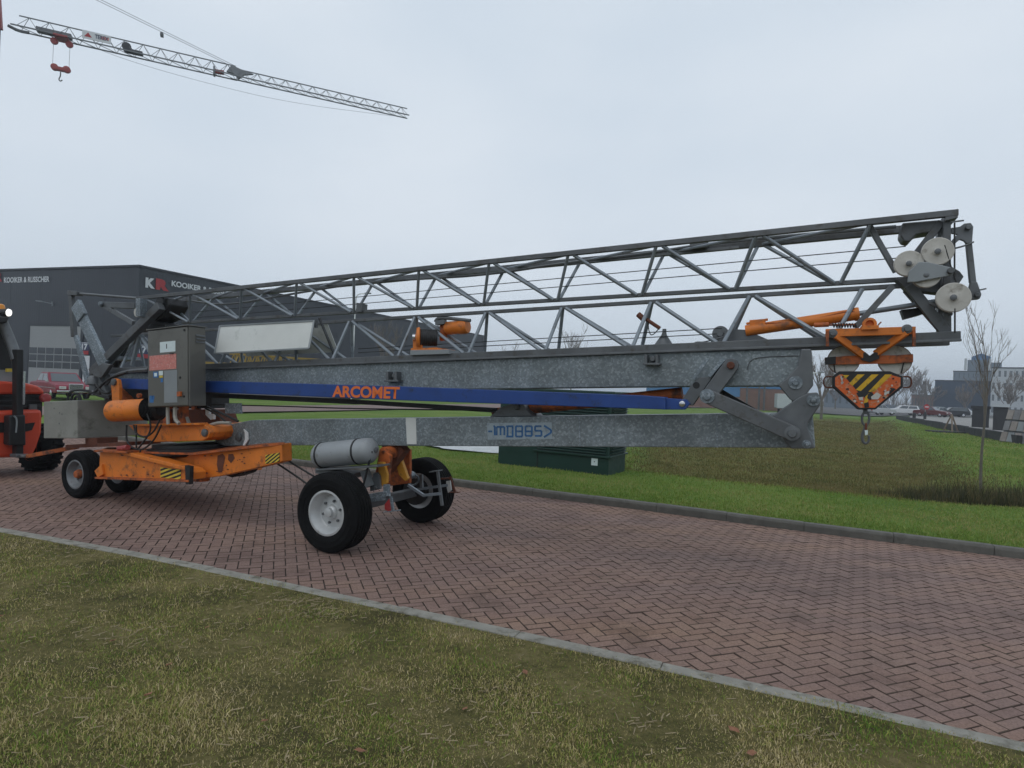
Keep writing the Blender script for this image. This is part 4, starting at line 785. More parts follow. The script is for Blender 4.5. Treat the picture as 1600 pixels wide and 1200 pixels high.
part(MB().lathe(mc, md, [(.022, -.105), (.022, -.09)], 10), 'motor_eye', 'black', pf)
part(MB().lathe(mc, md, [(r_, .48 + i * .022) for i in range(10) for r_ in (.155, .14)][:18] + [(.1, .69)], 24), 'brake_housing', 'black', pf, smooth=True)
part(MB().lathe(mc + md * .35 + TZ * .19, (0, 1, 0), [(.03, -.02), (.03, .02), (.012, .02), (.012, -.02)], 12), 'lifting_eye', 'orange_dull', pf)
# cabinet
cp = K(233, 636.5, -.75); cw, cd, chh = .78, .23, 1.0
cab = part(tbox(MB(), cp, cw, cd, chh), 'control_cabinet', 'cabinet', bevel=.008)
def on_door(u0, v0, u1, v1, t=.003, off=.0): 
    p = cp + TX * (cw * u0) + TZ * (chh * v0) + Vector((0, -off - t, 0)); return tbox(MB(), p, cw * (u1 - u0), t, chh * (v1 - v0))
def cpart(mb, name, mat, **kw): return part(mb, name, mat, cab, **kw)
cpart(on_door(.01, .01, .985, .99, .018), 'cabinet_door', 'cabinet', bevel=.004)
cpart(on_door(.42, .05, .74, .46, .003, .018), 'grey_plate', 'plate', bevel=.002)
cpart(on_door(.05, .475, .72, .665, .002, .018), 'red_notice', 'pink'); cpart(on_door(.32, .695, .70, .83, .002, .018), 'paper_notice', 'paper')
cpart(on_door(.48, .74, .50, .80, .001, .021), 'pen_mark', 'black'); cpart(on_door(.57, .665, .66, .675, .01, .02), 'notice_clip', 'black')
for (u_, v_, w_, h_, mt) in ((.15, .38, .12, .075, 'sblue'), (.29, .405, .10, .055, 'paper'), (.30, .375, .085, .026, 'hazy'), (.335, .315, .055, .05, 'sblue'), (.05, .06, .10, .09, 'sblue'), (.10, .10, .07, .05, 'sblue')): cpart(on_door(u_, v_, u_ + w_, v_ + h_, .002, .018), 'sticker', mt)
cpart(on_door(.175, .395, .245, .44, .001, .0205), 'sticker_face', 'paper')
cpart(on_door(.775, .125, .855, .185, .03, .018), 'door_handle', 'orange_dull', bevel=.004)
for u_, v_ in ((.92, .95), (.81, .36), (.90, .12)): cpart(MB().lathe(cp + TX * cw * u_ + TZ * chh * v_ + Vector((0, -.018, 0)), (0, -1, 0), [(.016, 0), (.014, .008)], 10), 'door_lock', 'black')
for i in range(3):
    p = cp + TX * (cw + .001) + TZ * (chh * (.90 - i * .04)) + Vector((0, .09, 0)); cpart(MB().prism([p, p + Vector((0, .13, 0)), p + Vector((0, .13, 0)) + TX * .016 - TZ * .02, p + TX * .016 - TZ * .02], TZ * .004), 'vent_louvre', 'steel_mid')
p = cp - TX * .02 - TZ * .0 + Vector((0, -.03, chh)); cpart(tbox(MB(), cp + TZ * chh + Vector((-.015, -.03, 0)), cw + .03, cd + .05, .012), 'cabinet_roof', 'cabinet', bevel=.003)
for pts_, mt, rr in (([(262, 634), (262, 650), (263, 663)], 'hose', .022), ([(274, 634), (273, 655), (280, 662)], 'hose', .024), ([(292, 652), (296, 664), (306, 669), (322, 667), (340, 660), (360, 661)], 'hose', .022),
                     ([(209, 664), (212, 678), (226, 684), (240, 676), (250, 655)], 'cable', .012), ([(198, 664), (197, 688), (206, 700), (222, 704), (240, 690), (252, 664)], 'cable', .012), ([(213, 664), (213, 700)], 'cable', .01), ([(172, 712), (180, 708), (205, 712), (222, 706), (215, 700)], 'cable', .01), ([(312, 630), (345, 645), (372, 658)], 'cable', .016), ([(310, 632), (340, 648), (356, 662)], 'cable', .012), ([(228, 640), (238, 670), (225, 690), (215, 702)], 'cable', .012)):
    part(MB().path([K(*p, -.7 if p[0] < 290 else -.45) for p in pts_], rr, 7), 'hose' if mt == 'hose' else 'cable', mt, pf, smooth=True)
part(MB().tube(K(186, 701, -.8), K(200, 699, -.8), .035, 10), 'plug', 'redlens', pf); part(plate([(321, 637), (326, 637), (326, 647), (333, 647), (333, 655), (329, 656), (321, 648)], -.3, .04), 'limit_switch', 'white', pf)
# folded gantry at the rear end
gt = part(MB().bar(K(145, 582, -.22), K(252, 478, -.22), .1, .12, (0, 0, 1)), 'gantry_arm', 'steel', bevel=.008)
def gpart(mb, name, mat='steel', **kw): return part(mb, name, mat, gt, **kw)
gpart(MB().bar(K(150, 585, .25), K(256, 482, .25), .1, .1), 'gantry_arm')
gpart(MB().bar(K(119, 476, -.25), K(164, 571, -.25), .05, .20, (1, 0, 0)), 'mast_foot', 'galv_pale', bevel=.01)
gpart(MB().bar(K(119, 475, -.27), K(129, 497, -.27), .06, .22, (1, 0, 0)), 'foot_sleeve', 'galv_pale', bevel=.01)
gpart(MB().bar(K(112, 462, -.2), K(116, 526, -.2), .06, .085, (1, 0, 0)).bar(K(110, 458, -.2), K(125, 459, -.2), .1, .07), 'stay_head', 'steel', bevel=.006)
gpart(MB().bar(K(119, 525, -.2), K(138, 600, -.2), .05, .07, (1, 0, 0)), 'stay_leg', 'galv_pale', bevel=.004)
gpart(MB().tube(K(120, 458.5, -.2), K(214, 466, -.2), .02, 8), 'stay_rod', 'steel_mid', smooth=True)
gpart(MB().bar(K(158, 476, -.1), K(212, 478, -.1), .05, .09).bar(K(163, 478, -.1), K(209, 505, -.1), .05, .07), 'rocker_arm', 'steel_mid', bevel=.008)
gpart(MB().lathe(K(158, 475, -.13), (0, -1, 0), [(.04, -.05), (.04, .02), (.02, .03)], 14), 'rocker_pin', 'galv_pale')
gpart(plate([(212, 466), (219, 466), (219, 494), (212, 494)], -.34, .1), 'jib_end_post', 'galv_pale'); gpart(MB().lathe(K(217, 488, -.2), (0, -1, 0), [(.07, -.03), (.075, 0), (.07, .03), (.02, .035)], 20), 'end_sheave', 'sheave', smooth=True)
for a_, b_2, r_ in (((170, 573), (213, 519), .022), ((206, 571), (218, 524), .028), ((221, 524), (236, 553), .028), ((208, 515), (180, 573), .05)): gpart(MB().tube(K(*a_, -.15 if r_ < .05 else .15), K(*b_2, -.15 if r_ < .05 else .15), r_, 8), 'gantry_brace', 'tube' if r_ < .05 else 'black', smooth=True)
gpart(plate([(232, 485), (247, 465), (262, 465), (266, 476), (254, 496), (240, 502)], -.15, .3), 'sheave_nest', 'black', bevel=.02); gpart(MB().lathe(K(252, 473, -.16), (0, -1, 0), [(.08, -.05), (.09, 0), (.08, .03), (.03, .035)], 18), 'nest_sheave', 'black', smooth=True)
gpart(plate([(228, 512), (240, 500), (258, 505), (262, 520), (232, 524)], -.1, .25), 'nest_base', 'black', bevel=.01)
gpart(plate([(143, 580), (160, 567), (172, 570), (165, 580), (158, 590), (146, 588)], -.38, .06), 'heel_plate', 'steel', bevel=.006)
gpart(MB().bar(K(168, 562, .1), K(208, 560, .1), .3, .05), 'walkway', 'galv_pale')
hp = part(MB().lathe(K(147, 592, -.3), (0, 0, -1), [(.05, -.05), (.09, 0), (.09, .08), (.06, .1), (.06, .18)], 14), 'hydraulic_pump', 'steel_mid', gt, smooth=True)
gpart(MB().bar(K(156, 592, -.25), K(172, 622, -.25), .1, .12).bar(K(166, 585, -.25), K(180, 612, -.25), .06, .05).lathe(K(152, 612, -.3), (0, -1, 0), [(.05, -.06), (.06, 0), (.03, .03)], 12), 'pump_mount', 'steel', bevel=.006)
for pts_ in ([(106, 624), (108, 612), (122, 609), (140, 611), (152, 618), (172, 622)], [(111, 625), (114, 616), (120, 614), (125, 618), (126, 625)], [(116, 625), (119, 619), (123, 620), (124, 625)], [(137, 622), (139, 615), (150, 612), (160, 600), (176, 588), (198, 582)], [(150, 600), (158, 612), (170, 616), (176, 605)]): gpart(MB().path([K(*p, -.45) for p in pts_], .018, 6), 'hose', 'cable')
gpart(MB().path([K(165, 600, -.35), K(178, 588, -.35), K(200, 580, -.35), K(232, 578, -.35)], .03, 6), 'hose', 'steel')
# counterweight seat under the concrete block and tow bar
part(MB().bar(K(150, 690, -.3), K(168, 690, -.3), .3, .12).bar(K(130, 696, -.2), K(225, 692, -.2), .5, .05), 'ballast_seat', 'brown')

# ------------------------------------------------------------------ things on and under the crane
HF = Frame(CF.m @ Vector((4.845, -.12, 1.45)), CF.ux); hk = empty('hook_block', HF, 'orange hook block with yellow and black stripes hanging below the trolley', 'hook block')
HK = lambda px, py, y: HF.pick(px, py, y)
def hplate(pts, y, t): return MB().prism([HK(a, b, y) for a, b in pts], (0, t, 0))
OUT = [(1311, 580), (1391, 580), (1411, 588), (1411, 605), (1368, 640), (1341, 640), (1301, 605), (1301, 588)]
hplate(OUT, -.05, .10).build('block_frame', 'black', hk, bevel=.006)
INN = [(1312, 585), (1389, 585), (1407, 590), (1407, 603), (1367, 637), (1343, 637), (1305, 603), (1305, 590)]
hplate(INN, -.054, .002).build('block_face', 'hor', hk)
tri = [(1316, 584), (1394, 584), (1372, 604), (1352, 622), (1342, 614)]
hplate(tri, -.056, .001).build('stripe_ground', 'hazk', hk)
for q in ([(1316, 586), (1327, 586), (1322, 591), (1319, 590)], [(1340, 585), (1351, 585), (1332, 603), (1327, 599)], [(1362, 585), (1373, 585), (1345, 611), (1337, 609)], [(1383, 585), (1394, 585), (1366, 612), (1357, 612)], [(1352, 620), (1358, 614), (1356, 628), (1349, 632)]): hplate(q, -.058, .0012).build('stripe', 'hyel', hk)
for q in ([(1338, 614), (1344, 612), (1350, 616), (1348, 622), (1341, 620)], [(1356, 616), (1363, 613), (1366, 618), (1360, 625), (1355, 622)], [(1388, 612), (1396, 606), (1400, 608), (1390, 617)], [(1350, 630), (1357, 628), (1358, 636), (1351, 637)]): hplate(q, -.060, .001).build('worn_patch', 'black', hk)
for q in ([(1341, 621), (1348, 620), (1349, 626), (1343, 625)], [(1361, 620), (1370, 613), (1377, 617), (1372, 624), (1362, 624)], [(1314, 586), (1317, 591), (1316, 597), (1313, 590)], [(1382, 613), (1390, 610), (1389, 615), (1383, 616)]): hplate(q, -.0615, .001).build('chipped_patch', 'sheave', hk)
for x0, x1 in ((1301, 1287), (1411, 1424)): MB().path([HK(x0, 588.5, 0), HK(x1, 588.5, 0), HK(x1, 605.5, 0), HK(x0, 605.5, 0)], .006, 6, 2).build('guide_loop', 'brown', hk, smooth=True)
for x_ in (1302, 1413): MB().tube(HK(x_, 563, -.02), HK(x_ + (3 if x_ < 1350 else -5), 583, -.02), .005, 6).build('rope', 'cable', hk)
rw = random.Random(11)
for i in range(34):
    t = rw.uniform(0, 1); u_ = rw.choice((-1, 1)); cx_, cy_ = 1356 + u_ * (49 - 40 * t) + rw.gauss(0, 3), 590 + 44 * t + rw.gauss(0, 3)
    k_ = rw.uniform(.8, 2.6); q = [(cx_ + k_ * math.cos(a) * rw.uniform(.6, 1.3), min(636, max(587, cy_ + k_ * math.sin(a) * rw.uniform(.5, 1.1)))) for a in np.linspace(0, 6.28, 7)[:-1]]
    if abs(q[0][0] - 1356) < 48: hplate(q, -.0625 - .0004 * (i % 3), .0006).build('paint_chip', rw.choice(('sheave', 'black', 'brown', 'sheave')), hk)
lk = HK(1352, 644, 0)
MB().bar(HK(1352, 638, 0), HK(1352, 647, 0), .03, .03).build('swivel', 'steel', hk)
def link(c, h, w, r, rot): 
    d = Vector((math.cos(rot), math.sin(rot), 0)); P = [c + d * (w * math.cos(t) * (1 if True else 0)) + Vector((0, 0, h * math.sin(t))) for t in np.linspace(0, 2 * math.pi, 22)]
    return MB().path(P, r, 7, 0)
link(HK(1352.5, 654, 0), .055, .026, .0095, .1).build('chain_link', 'steel', hk, smooth=True); link(HK(1353, 668, 0), .03, .016, .009, 1.5).build('chain_link', 'brown', hk, smooth=True)
hc_ = HK(1353, 683, 0); P = [hc_ + Vector((0, 0, .10)), hc_ + Vector((-.012, 0, .055)), hc_ + Vector((-.03, 0, .01)), hc_ + Vector((-.02, 0, -.045)), hc_ + Vector((.008, 0, -.055)), hc_ + Vector((.024, 0, -.02)), hc_ + Vector((.018, 0, .015))]
MB().path(P, lambda t: .014 * (1 - .45 * t), 8, 2).build('hook', 'steel', hk, smooth=True)
hplate([(1351, 672), (1356, 672), (1356, 679), (1352, 680)], -.02, .003).build('tag', 'paper', hk)

bp_ = CF.m @ K(68, 685, -.6); BF = Frame(bp_, CF.ux); blk = empty('ballast_block', BF, 'plain grey concrete ballast block on the rear end of the towed crane', 'concrete block')
tbox(MB(), (0, 0, 0), .86, 1.05, .555).build('block', 'concrete', blk, bevel=.012)
for u_, v_ in ((.42, .38), (.48, .36), (.41, .22), (.28, .45)):
    MB().lathe(TX * u_ + TZ * v_ + Vector((0, -.0015, 0)), (0, -1, 0), [(.014, 0), (.012, .001)], 9).build('surface_pit', 'steel', blk)
TF = Frame(CF.m @ Vector((-5.9, -.55, .58)), CF.ux); tb_ = empty('tow_bar', TF, 'rusty orange tow bar between the red machine and the front axle', 'tow bar')
a_, b_2 = TF.pick(42, 713, -.1), TF.pick(122, 698, .25); MB().bar(a_, b_2, .05, .06).build('bar', 'orange_dull', tb_, bevel=.006)
MB().lathe(a_ + Vector((-.05, 0, 0)), (0, 0, 1), [(.05, -.02), (.06, 0), (.05, .02)], 14).build('tow_eye', 'steel', tb_)

# ------------------------------------------------------------------ dark business hall behind
Cn = at(214, 510, 50.8); Cn.z = 0
LF = Frame(Cn, (.949, -.316)); RF = Frame(Cn, (.445, .896))
hall = empty('business_hall', LF, 'long dark grey metal-clad business hall with red and white lettering', 'building')
HH = LF.pick(214, 416, 0).z; HR = RF.pick(760, 526, 0); hr_len = HR.x
m, n, l, b = nt('ribbed_cladding'); tcn = n.new('ShaderNodeTexCoord'); wv = n.new('ShaderNodeTexWave'); wv.wave_type = 'BANDS'; wv.bands_direction = 'X'; wv.inputs['Scale'].default_value = 1.1; wv.inputs['Distortion'].default_value = 0
l.new(tcn.outputs['Object'], wv.inputs['Vector']); cb = noise(n, l, .12, 4); rc = ramp(n, [(.3, (.018, .022, .030)), (.7, (.024, .029, .038))]); l.new(cb.outputs['Fac'], rc.inputs['Fac']); l.new(rc.outputs['Color'], b.inputs['Base Color'])
bp = n.new('ShaderNodeBump'); bp.inputs['Strength'].default_value = .12; bp.inputs['Distance'].default_value = .03; l.new(wv.outputs['Fac'], bp.inputs['Height']); l.new(bp.outputs['Normal'], b.inputs['Normal']); b.inputs['Roughness'].default_value = .45; M['ribbed'] = m
back = RF.uy * 40
MB().prism([(-44, 0, 0), (0, 0, 0), (0, 0, HH), (-44, 0, HH - .1)], (0, .4, 0)).build('front_wall', 'ribbed', hall)
MB().prism([(.0, .0, 0), (hr_len, 0, 0), (hr_len, 0, HR.z), (0, 0, HH)], (0, .4, 0)).build('side_wall', 'ribbed', hall, RF)
e0, e1 = LF.m.inverted() @ (RF.m @ Vector((hr_len, 0, 0))), Vector((0, 0, 0))
MB().add([(-44, .3, HH - .5), (-.1, .3, HH - .5), (e0.x - .2, e0.y, HR.z - .5), (-44, e0.y, HR.z - .5)], [(0, 1, 2, 3)]).build('roof', 'trim', hall)
MB().prism([(e0.x, e0.y, 0), (e0.x, e0.y, HR.z), (-44, e0.y, HR.z), (-44, e0.y, 0)], (0, .3, 0)).build('back_wall', 'ribbed', hall)
MB().bar((-44, -.04, HH + .03), (.1, -.04, HH + .03), .18, .16).build('parapet_cap', 'trim', hall); MB().bar((-.06, -.04, HH + .03), (hr_len, -.04, HR.z + .03), .18, .16).build('parapet_cap', 'trim', hall, RF)
for x_ in np.arange(-40, -1, 4.0): MB().box((x_ - .01, -.008, .2), (x_ + .01, 0, HH - .1)).build('cladding_joint', 'trim', hall)
for x_ in np.arange(6, hr_len - 1, 6.0): MB().box((x_ - .015, -.008, .2), (x_ + .015, 0, HR.z - .2)).build('cladding_joint', 'trim', hall, RF)
d0, d1 = LF.pick(47.5, 509, -.02), LF.pick(127, 509, -.02); dz = d0.z
MB().box((d0.x - .32, -.06, .05), (d0.x, .05, dz + .28)).box((d1.x, -.06, .05), (d1.x + .3, .05, dz + .28)).box((d0.x, -.06, dz), (d1.x, .05, dz + .28)).build('door_reveal', 'trim', hall)
door = MB().box((d0.x, -.03, .05), (d1.x, .04, dz)).build('overhead_door', 'door', hall)
zt, zb = LF.pick(60, 542, 0).z, LF.pick(60, 575, 0).z; rows, cols = 3, 6; wdt = (d1.x - d0.x)
for i in range(rows):
    for j in range(cols):
        h_ = (zt - zb) / rows; x0 = d0.x + wdt * j / cols + .05; x1 = d0.x + wdt * (j + 1) / cols - .05; z1 = zt - i * h_ - .05
        MB().box((x0, -.045, z1 - h_ + .09), (x1, -.032, z1)).build('pane', 'pane', door)
for k in range(5): MB().box((d0.x, -.036, dz - .35 - k * .33), (d1.x, -.031, dz - .335 - k * .33)).build('door_joint', 'plate', door) if dz - .35 - k * .33 > zt else None
o_, e_ = LF.pick(6, 442, -.08), LF.pick(77, 441, -.08); text('wall_lettering', 'KOOIKER & RUSSCHER', o_, (1, 0, 0), (0, 0, 1), .52, e_.x - o_.x, 'signw', hall, bold=.03)
cR = LF.pick(-7, 440, -.08); text('wall_logo', 'R', cR, (1, 0, 0), (0, 0, 1), .9, LF.pick(3, 440, -.08).x - cR.x, 'signr', hall, bold=.06)
o_, e_ = RF.pick(227, 449, -.08), RF.pick(242, 449, -.08); text('wall_logo', 'K', o_, (1, 0, 0), (0, 0, 1), RF.pick(227, 433, -.08).z - o_.z, e_.x - o_.x, 'signw', hall, RF, bold=.07)
o_, e_ = RF.pick(243, 452, -.08), RF.pick(264, 452, -.08); text('wall_logo', 'R', o_, (1, 0, 0), (0, 0, 1), RF.pick(243, 434.5, -.08).z - o_.z, e_.x - o_.x, 'signr', hall, RF, bold=.08)
o_, e_ = RF.pick(268, 447, -.08), RF.pick(372, 462, -.08); text('wall_lettering', 'KOOIKER & RUSSCHER', o_, (1, 0, 0), (0, 0, 1), RF.pick(268, 438, -.08).z - o_.z, e_.x - o_.x, 'signw', hall, RF, bold=.035)
for F_, x0, x1, y0, y1 in ((LF, 126, 139, 535, 553.5), (RF, 214.5, 232, 539, 559)):
    a_, c_ = F_.pick(x0, y1, -.1), F_.pick(x1, y0, -.1); zr = a_.z + (c_.z - a_.z) * .3
    s_ = MB().box((a_.x, -.1, a_.z), (c_.x, -.02, c_.z)).build('number_board', 'signb', hall, F_)
    MB().box((a_.x, -.105, a_.z), (c_.x, -.101, zr)).build('red_band', 'signr', hall, F_); MB().box((a_.x + .05, -.105, c_.z - .08), (c_.x - .1, -.101, c_.z - .03)).build('white_line', 'signw', hall, F_)
    text('number', '17', Vector((a_.x + .12, -.11, zr + .07)), (1, 0, 0), (0, 0, 1), (c_.z - zr) - .2, (c_.x - a_.x) * .72, 'signw', hall, F_, bold=.05)
a_, c_ = LF.pick(129, 590, -.05), LF.pick(140, 556, -.05); MB().box((a_.x, -.06, .05), (c_.x, -.01, c_.z)).build('side_door', 'signw', hall)
a_ = LF.pick(82, 478, -.1); MB().bar(a_, a_ + Vector((0, -.05, .4)), .08, .08).bar(a_ + Vector((0, 0, .2)), a_ + Vector((-.6, -.5, .32)), .06, .06).bar(a_ + Vector((-.6, -.5, .33)), a_ + Vector((-.95, -.8, .36)), .2, .1).build('wall_lamp', 'plate', hall)
# lamp post before the hall
def lamp_post(px, ytop, depth, armpx, label, r=.06):
    t = at(px, ytop, depth); o = Vector((t.x, t.y, 0)); F_ = Frame(o, (1, 0)); e = empty('lamp_post', F_, label, 'lamp post'); ax = (at(px + armpx, ytop, depth) - t).x
    MB().path([(0, 0, 0), (0, 0, t.z * .6), (0, 0, t.z - .5), (ax * .1, 0, t.z), (ax * .7, 0, t.z + .05)], lambda q: r * (1 - .45 * q), 8, 2).build('pole', 'white', e, smooth=True)
    MB().prism([(ax * .6, -.12, t.z + .02), (ax, -.1, t.z + .04), (ax, .1, t.z + .04), (ax * .6, .12, t.z + .02)], (0, 0, .09)).build('luminaire', 'plate', e, bevel=.02)
lamp_post(556, 459, 46, 24, 'slim white lamp post standing before the dark hall'); lamp_post(1264, 583, 34, 23, 'dark lamp post whose flat lantern shows beside the beam end')

# ------------------------------------------------------------------ tower crane over the hall
P0 = at(10, 40, 48.6); zz_ = P0.z; br_ = bearing(640, 183); P1 = Vector((0, 0, EYE)) + br_ * ((zz_ - EYE) / br_.z)
JF = Frame(P0, (P1 - P0)); JF2 = Frame((P0.x, P0.y, 0), (P1 - P0)); L_j = (P1 - P0).length
tc_ = empty('tower_crane', JF2, 'tall grey tower crane whose long lattice jib crosses the upper left sky', 'crane')
jm = []
def tj(mb, name, mat, parent=None, **kw): return mb.build(name, mat, parent or tc_, **kw)
JK = lambda px, py, y=0: JF.pick(px, py, y) + Vector((0, 0, zz_))
jx = JK(368, 112).x
for (xa, xb, hw, ht, bay) in ((.8, jx, .5, 1.05, 1.32), (jx, L_j - .3, .42, .82, 1.22)):
    sec = tj(MB().bar((xa, 0, zz_ + ht), (xb, 0, zz_ + ht), .08, .08), 'jib_section', 'tcgrey')
    for sg in (-1, 1): tj(MB().bar((xa - .4, sg * hw, zz_), (xb + .15, sg * hw, zz_), .09, .09), 'chord', 'tcgrey', sec)
    nb_ = int((xb - xa) / bay); st = (xb - xa) / nb_
    for i in range(nb_):
        for sg in (-1, 1):
            a_ = (xa + st * i, sg * hw, zz_); mid = (xa + st * (i + .5), 0, zz_ + ht); c_ = (xa + st * (i + 1), sg * hw, zz_)
            tj(MB().tube(a_, mid, .022, 5), 'brace', 'tcgrey', sec); tj(MB().tube(mid, c_, .022, 5), 'brace', 'tcgrey', sec)
        tj(MB().tube((xa + st * i, -hw, zz_), (xa + st * (i + 1), hw, zz_), .03, 5), 'brace', 'tcgrey', sec)
apex = Vector((-1.0, 0, zz_ + 6.2))
for a_, c_ in (((apex.x, .25, apex.z), (jx, .12, zz_ + 1.1)), ((apex.x, -.25, apex.z - .45), (jx - .3, -.12, zz_ + .9))): tj(MB().tube(a_, c_, .022, 5), 'stay_rope', 'tcgrey')
cl = JK(253, 54.5); tj(MB().box((cl.x - .12, -.2, cl.z - .14), (cl.x + .12, .2, cl.z + .14)), 'rope_clamp', 'steel')
tj(MB().path([JK(136, 70), JK(206, 97), JK(330, 132), JK(454, 161), JK(612, 181)], .014, 5), 'slack_cable', 'tcgrey')
jn = tj(MB().prism([JK(362, 101, -.12), JK(374, 107, -.12), JK(396, 115.5, -.12), JK(382, 116.5, -.12), JK(372, 124, -.12), JK(367, 115, -.12), JK(354, 111, -.12)], (0, .24, 0)), 'jib_joint', 'tcgrey')
tj(MB().prism([JK(336, 108, -.2), JK(350, 110, -.2), JK(350, 115, -.2), JK(336, 113, -.2)], (0, .3, 0)), 'joint_motor', 'tcred')
tj(MB().prism([JK(333, 103, -.3), JK(336, 103, -.3), JK(336, 116, -.3), JK(333, 115, -.3)], (0, .6, 0)), 'joint_frame', 'tcgrey')
a_, c_, d_ = JK(128, 61, -.56), JK(173, 71.5, -.56), JK(128, 51, -.56); bd_ = tj(MB().prism([(a_.x, -.58, zz_ + .18), (c_.x, -.58, zz_ + .18), (c_.x, -.58, zz_ + .86), (a_.x, -.58, zz_ + .86)], (0, .05, 0)), 'jib_banner', 'signw')
text('banner_lettering', 'TEREX', Vector((a_.x + .9, -.59, zz_ + .36)), (1, 0, 0), (0, 0, 1), .34, (c_.x - a_.x) * .48, 'signb', bd_, bold=.03); tj(MB().prism([(a_.x + .15, -.585, zz_ + .34), (a_.x + .7, -.585, zz_ + .34), (a_.x + .42, -.585, zz_ + .72)], (0, -.004, 0)), 'banner_emblem', 'signr', bd_); tj(MB().box((c_.x - .75, -.586, zz_ + .4), (c_.x - .15, -.582, zz_ + .66)), 'banner_patch', 'pink', bd_)
w0 = JK(192, 76); tj(MB().lathe((w0.x + .3, -.3, zz_ + .45), (0, 1, 0), [(.15, 0), (.36, .02), (.36, .1), (.28, .12), (.28, .5), (.36, .52), (.36, .6)], 14).box((w0.x + .4, -.3, zz_ + .1), (w0.x + 1.5, .3, zz_ + .3)), 'trolley_winch', 'black')
tx = JK(97, 60).x
tly = tj(MB().box((tx - .5, -.6, zz_ - .12), (tx + .5, .6, zz_ + .05)).box((tx - .4, -.25, zz_ + .0), (tx + .35, .25, zz_ + .32)), 'trolley', 'tcred', bevel=.05)
for dx_ in (-.52, .52): tj(MB().lathe((tx + dx_, -.12, zz_ - .38), (0, 1, 0), [(.1, 0), (.27, .02), (.24, .12), (.27, .22), (.1, .24)], 18), 'sheave', 'tcred', tly, smooth=True)
tj(MB().path([(.2, -.3, zz_ - .1), (.9, -.3, zz_ - .35), (1.6, -.3, zz_ - .3)], .12, 6).box((2, -.3, zz_ + .1), (4.4, .3, zz_ + .4)), 'hoist_gear', 'steel')
for sx_ in (-1, 1):
    for sy_ in (-1, 1): tj(MB().bar((-1.15 + sx_ * .55, sy_ * .55, 0), (-1.15 + sx_ * .55, sy_ * .55, zz_ + 1.2), .13, .13), 'mast_leg', 'tcgrey')
for i in range(19):
    z0_ = .4 + i * 1.5
    for sy_ in (-.55, .55): tj(MB().tube((-1.7, sy_, z0_), (-.6, sy_, z0_ + 1.5), .035, 5), 'mast_brace', 'tcgrey')
    for sx_ in (-1.7, -.6): tj(MB().tube((sx_, -.55, z0_), (sx_, .55, z0_ + 1.5), .035, 5), 'mast_brace', 'tcgrey')
tj(MB().bar((-.45, 0, zz_ - .4), apex, .4, .4).bar((-1.6, 0, zz_ + .2), apex, .3, .3), 'tower_head', 'tcred'); tj(MB().box((-10, -.6, zz_ - .1), (-1.2, .6, zz_ + .25)).box((-10, -.8, zz_ - 2), (-7.5, .8, zz_ - .1)), 'counter_jib', 'tcgrey')
H2 = Frame(JF2.m @ Vector((tx, 0, JK(95, 128).z)), JF.ux); h2 = empty('tower_crane_hook', H2, 'red two-wheeled hook block hanging on ropes from the distant tower crane', 'hook block')
zb_ = JK(95, 107).z - JK(95, 128).z
for dx_ in (-.42, .42):
    MB().lathe((dx_, -.15, zb_), (0, 1, 0), [(.1, 0), (.27, .03), (.27, .27), (.1, .3)], 18).build('sheave', 'tcred', h2, smooth=True); MB().tube((dx_ * 1.35, 0, zb_ + .1), (dx_ * 1.35, 0, zz_ - .4 - (H2.o.z)), .015, 5).build('rope', 'tcgrey', h2)
MB().box((-.4, -.18, zb_ - .22), (.4, .18, zb_ + .08)).build('frame', 'tcred', h2, bevel=.04); MB().path([(0, 0, zb_ - .3), (0, 0, .45), (-.12, 0, .2), (0, 0, .02), (.14, 0, .18)], .045, 7).build('hook', 'steel', h2)

# ------------------------------------------------------------------ red industrial truck at the left edge
QF = Frame((-7.75, 10.25, 0), (.4254, .905)); Q = QF.pick
tk_ = empty('forklift_truck', QF, 'red and black forklift truck at the left edge with a lit work lamp', 'forklift')
def qp(pts, y, t): return MB().prism([Q(a, b_3, y) for a, b_3 in pts], (0, t, 0))
def qpart(mb, name, mat, **kw): return mb.build(name, mat, tk_, **kw)
qpart(qp([(-80, 597), (10, 596), (40, 598), (60, 603), (69, 609), (71, 616), (-80, 616)], 0, 1.3), 'bonnet', 'red', bevel=.05)
qpart(qp([(-80, 612), (66, 612), (66, 652), (-80, 652)], .08, 1.0), 'grille_recess', 'black')
for y0 in (618, 626, 634): qpart(qp([(-80, y0), (64, y0), (65, y0 + 3), (-80, y0 + 3)], .05, .05), 'grille_slat', 'black', bevel=.01)
qpart(qp([(46, 632), (58, 632), (58, 640), (46, 640)], .03, .04), 'plate', 'steel_mid')
qpart(qp([(-80, 645), (66, 640), (67, 652), (66, 676), (58, 700), (51, 714), (-10, 716), (-80, 716)], -.06, 1.2), 'counterweight', 'red', bevel=.05)
qpart(qp([(-60, 660), (8, 660), (8, 676), (-60, 676)], -.07, .05), 'slot', 'black'); qpart(qp([(38, 662), (55, 660), (50, 672), (38, 675)], -.07, .05), 'slot', 'black')
qpart(MB().lathe(Q(72, 622, -.06), (0, -1, 0), [(.075, -.06), (.08, 0), (.07, .02), (.05, .025)], 20), 'tail_lamp', 'redlens', smooth=True)
mt_ = qpart(qp([(26, 546), (37, 546), (37, 636), (37, 700), (37, 715), (26, 715), (26, 700), (26, 640)], -.22, .14), 'rear_post', 'black', bevel=.01)
qpart(qp([(15, 650), (40, 648), (41, 696), (14, 696)], -.26, .18), 'coupling_box', 'black', bevel=.02); qpart(MB().bar(Q(37.5, 580, -.25), Q(36.5, 632, -.25), .03, .03), 'cylinder_rod', 'chrome')
qpart(MB().path([Q(22, 650, -.28), Q(27, 655, -.28), Q(25, 676, -.28)], .012, 6), 'chain', 'plate')
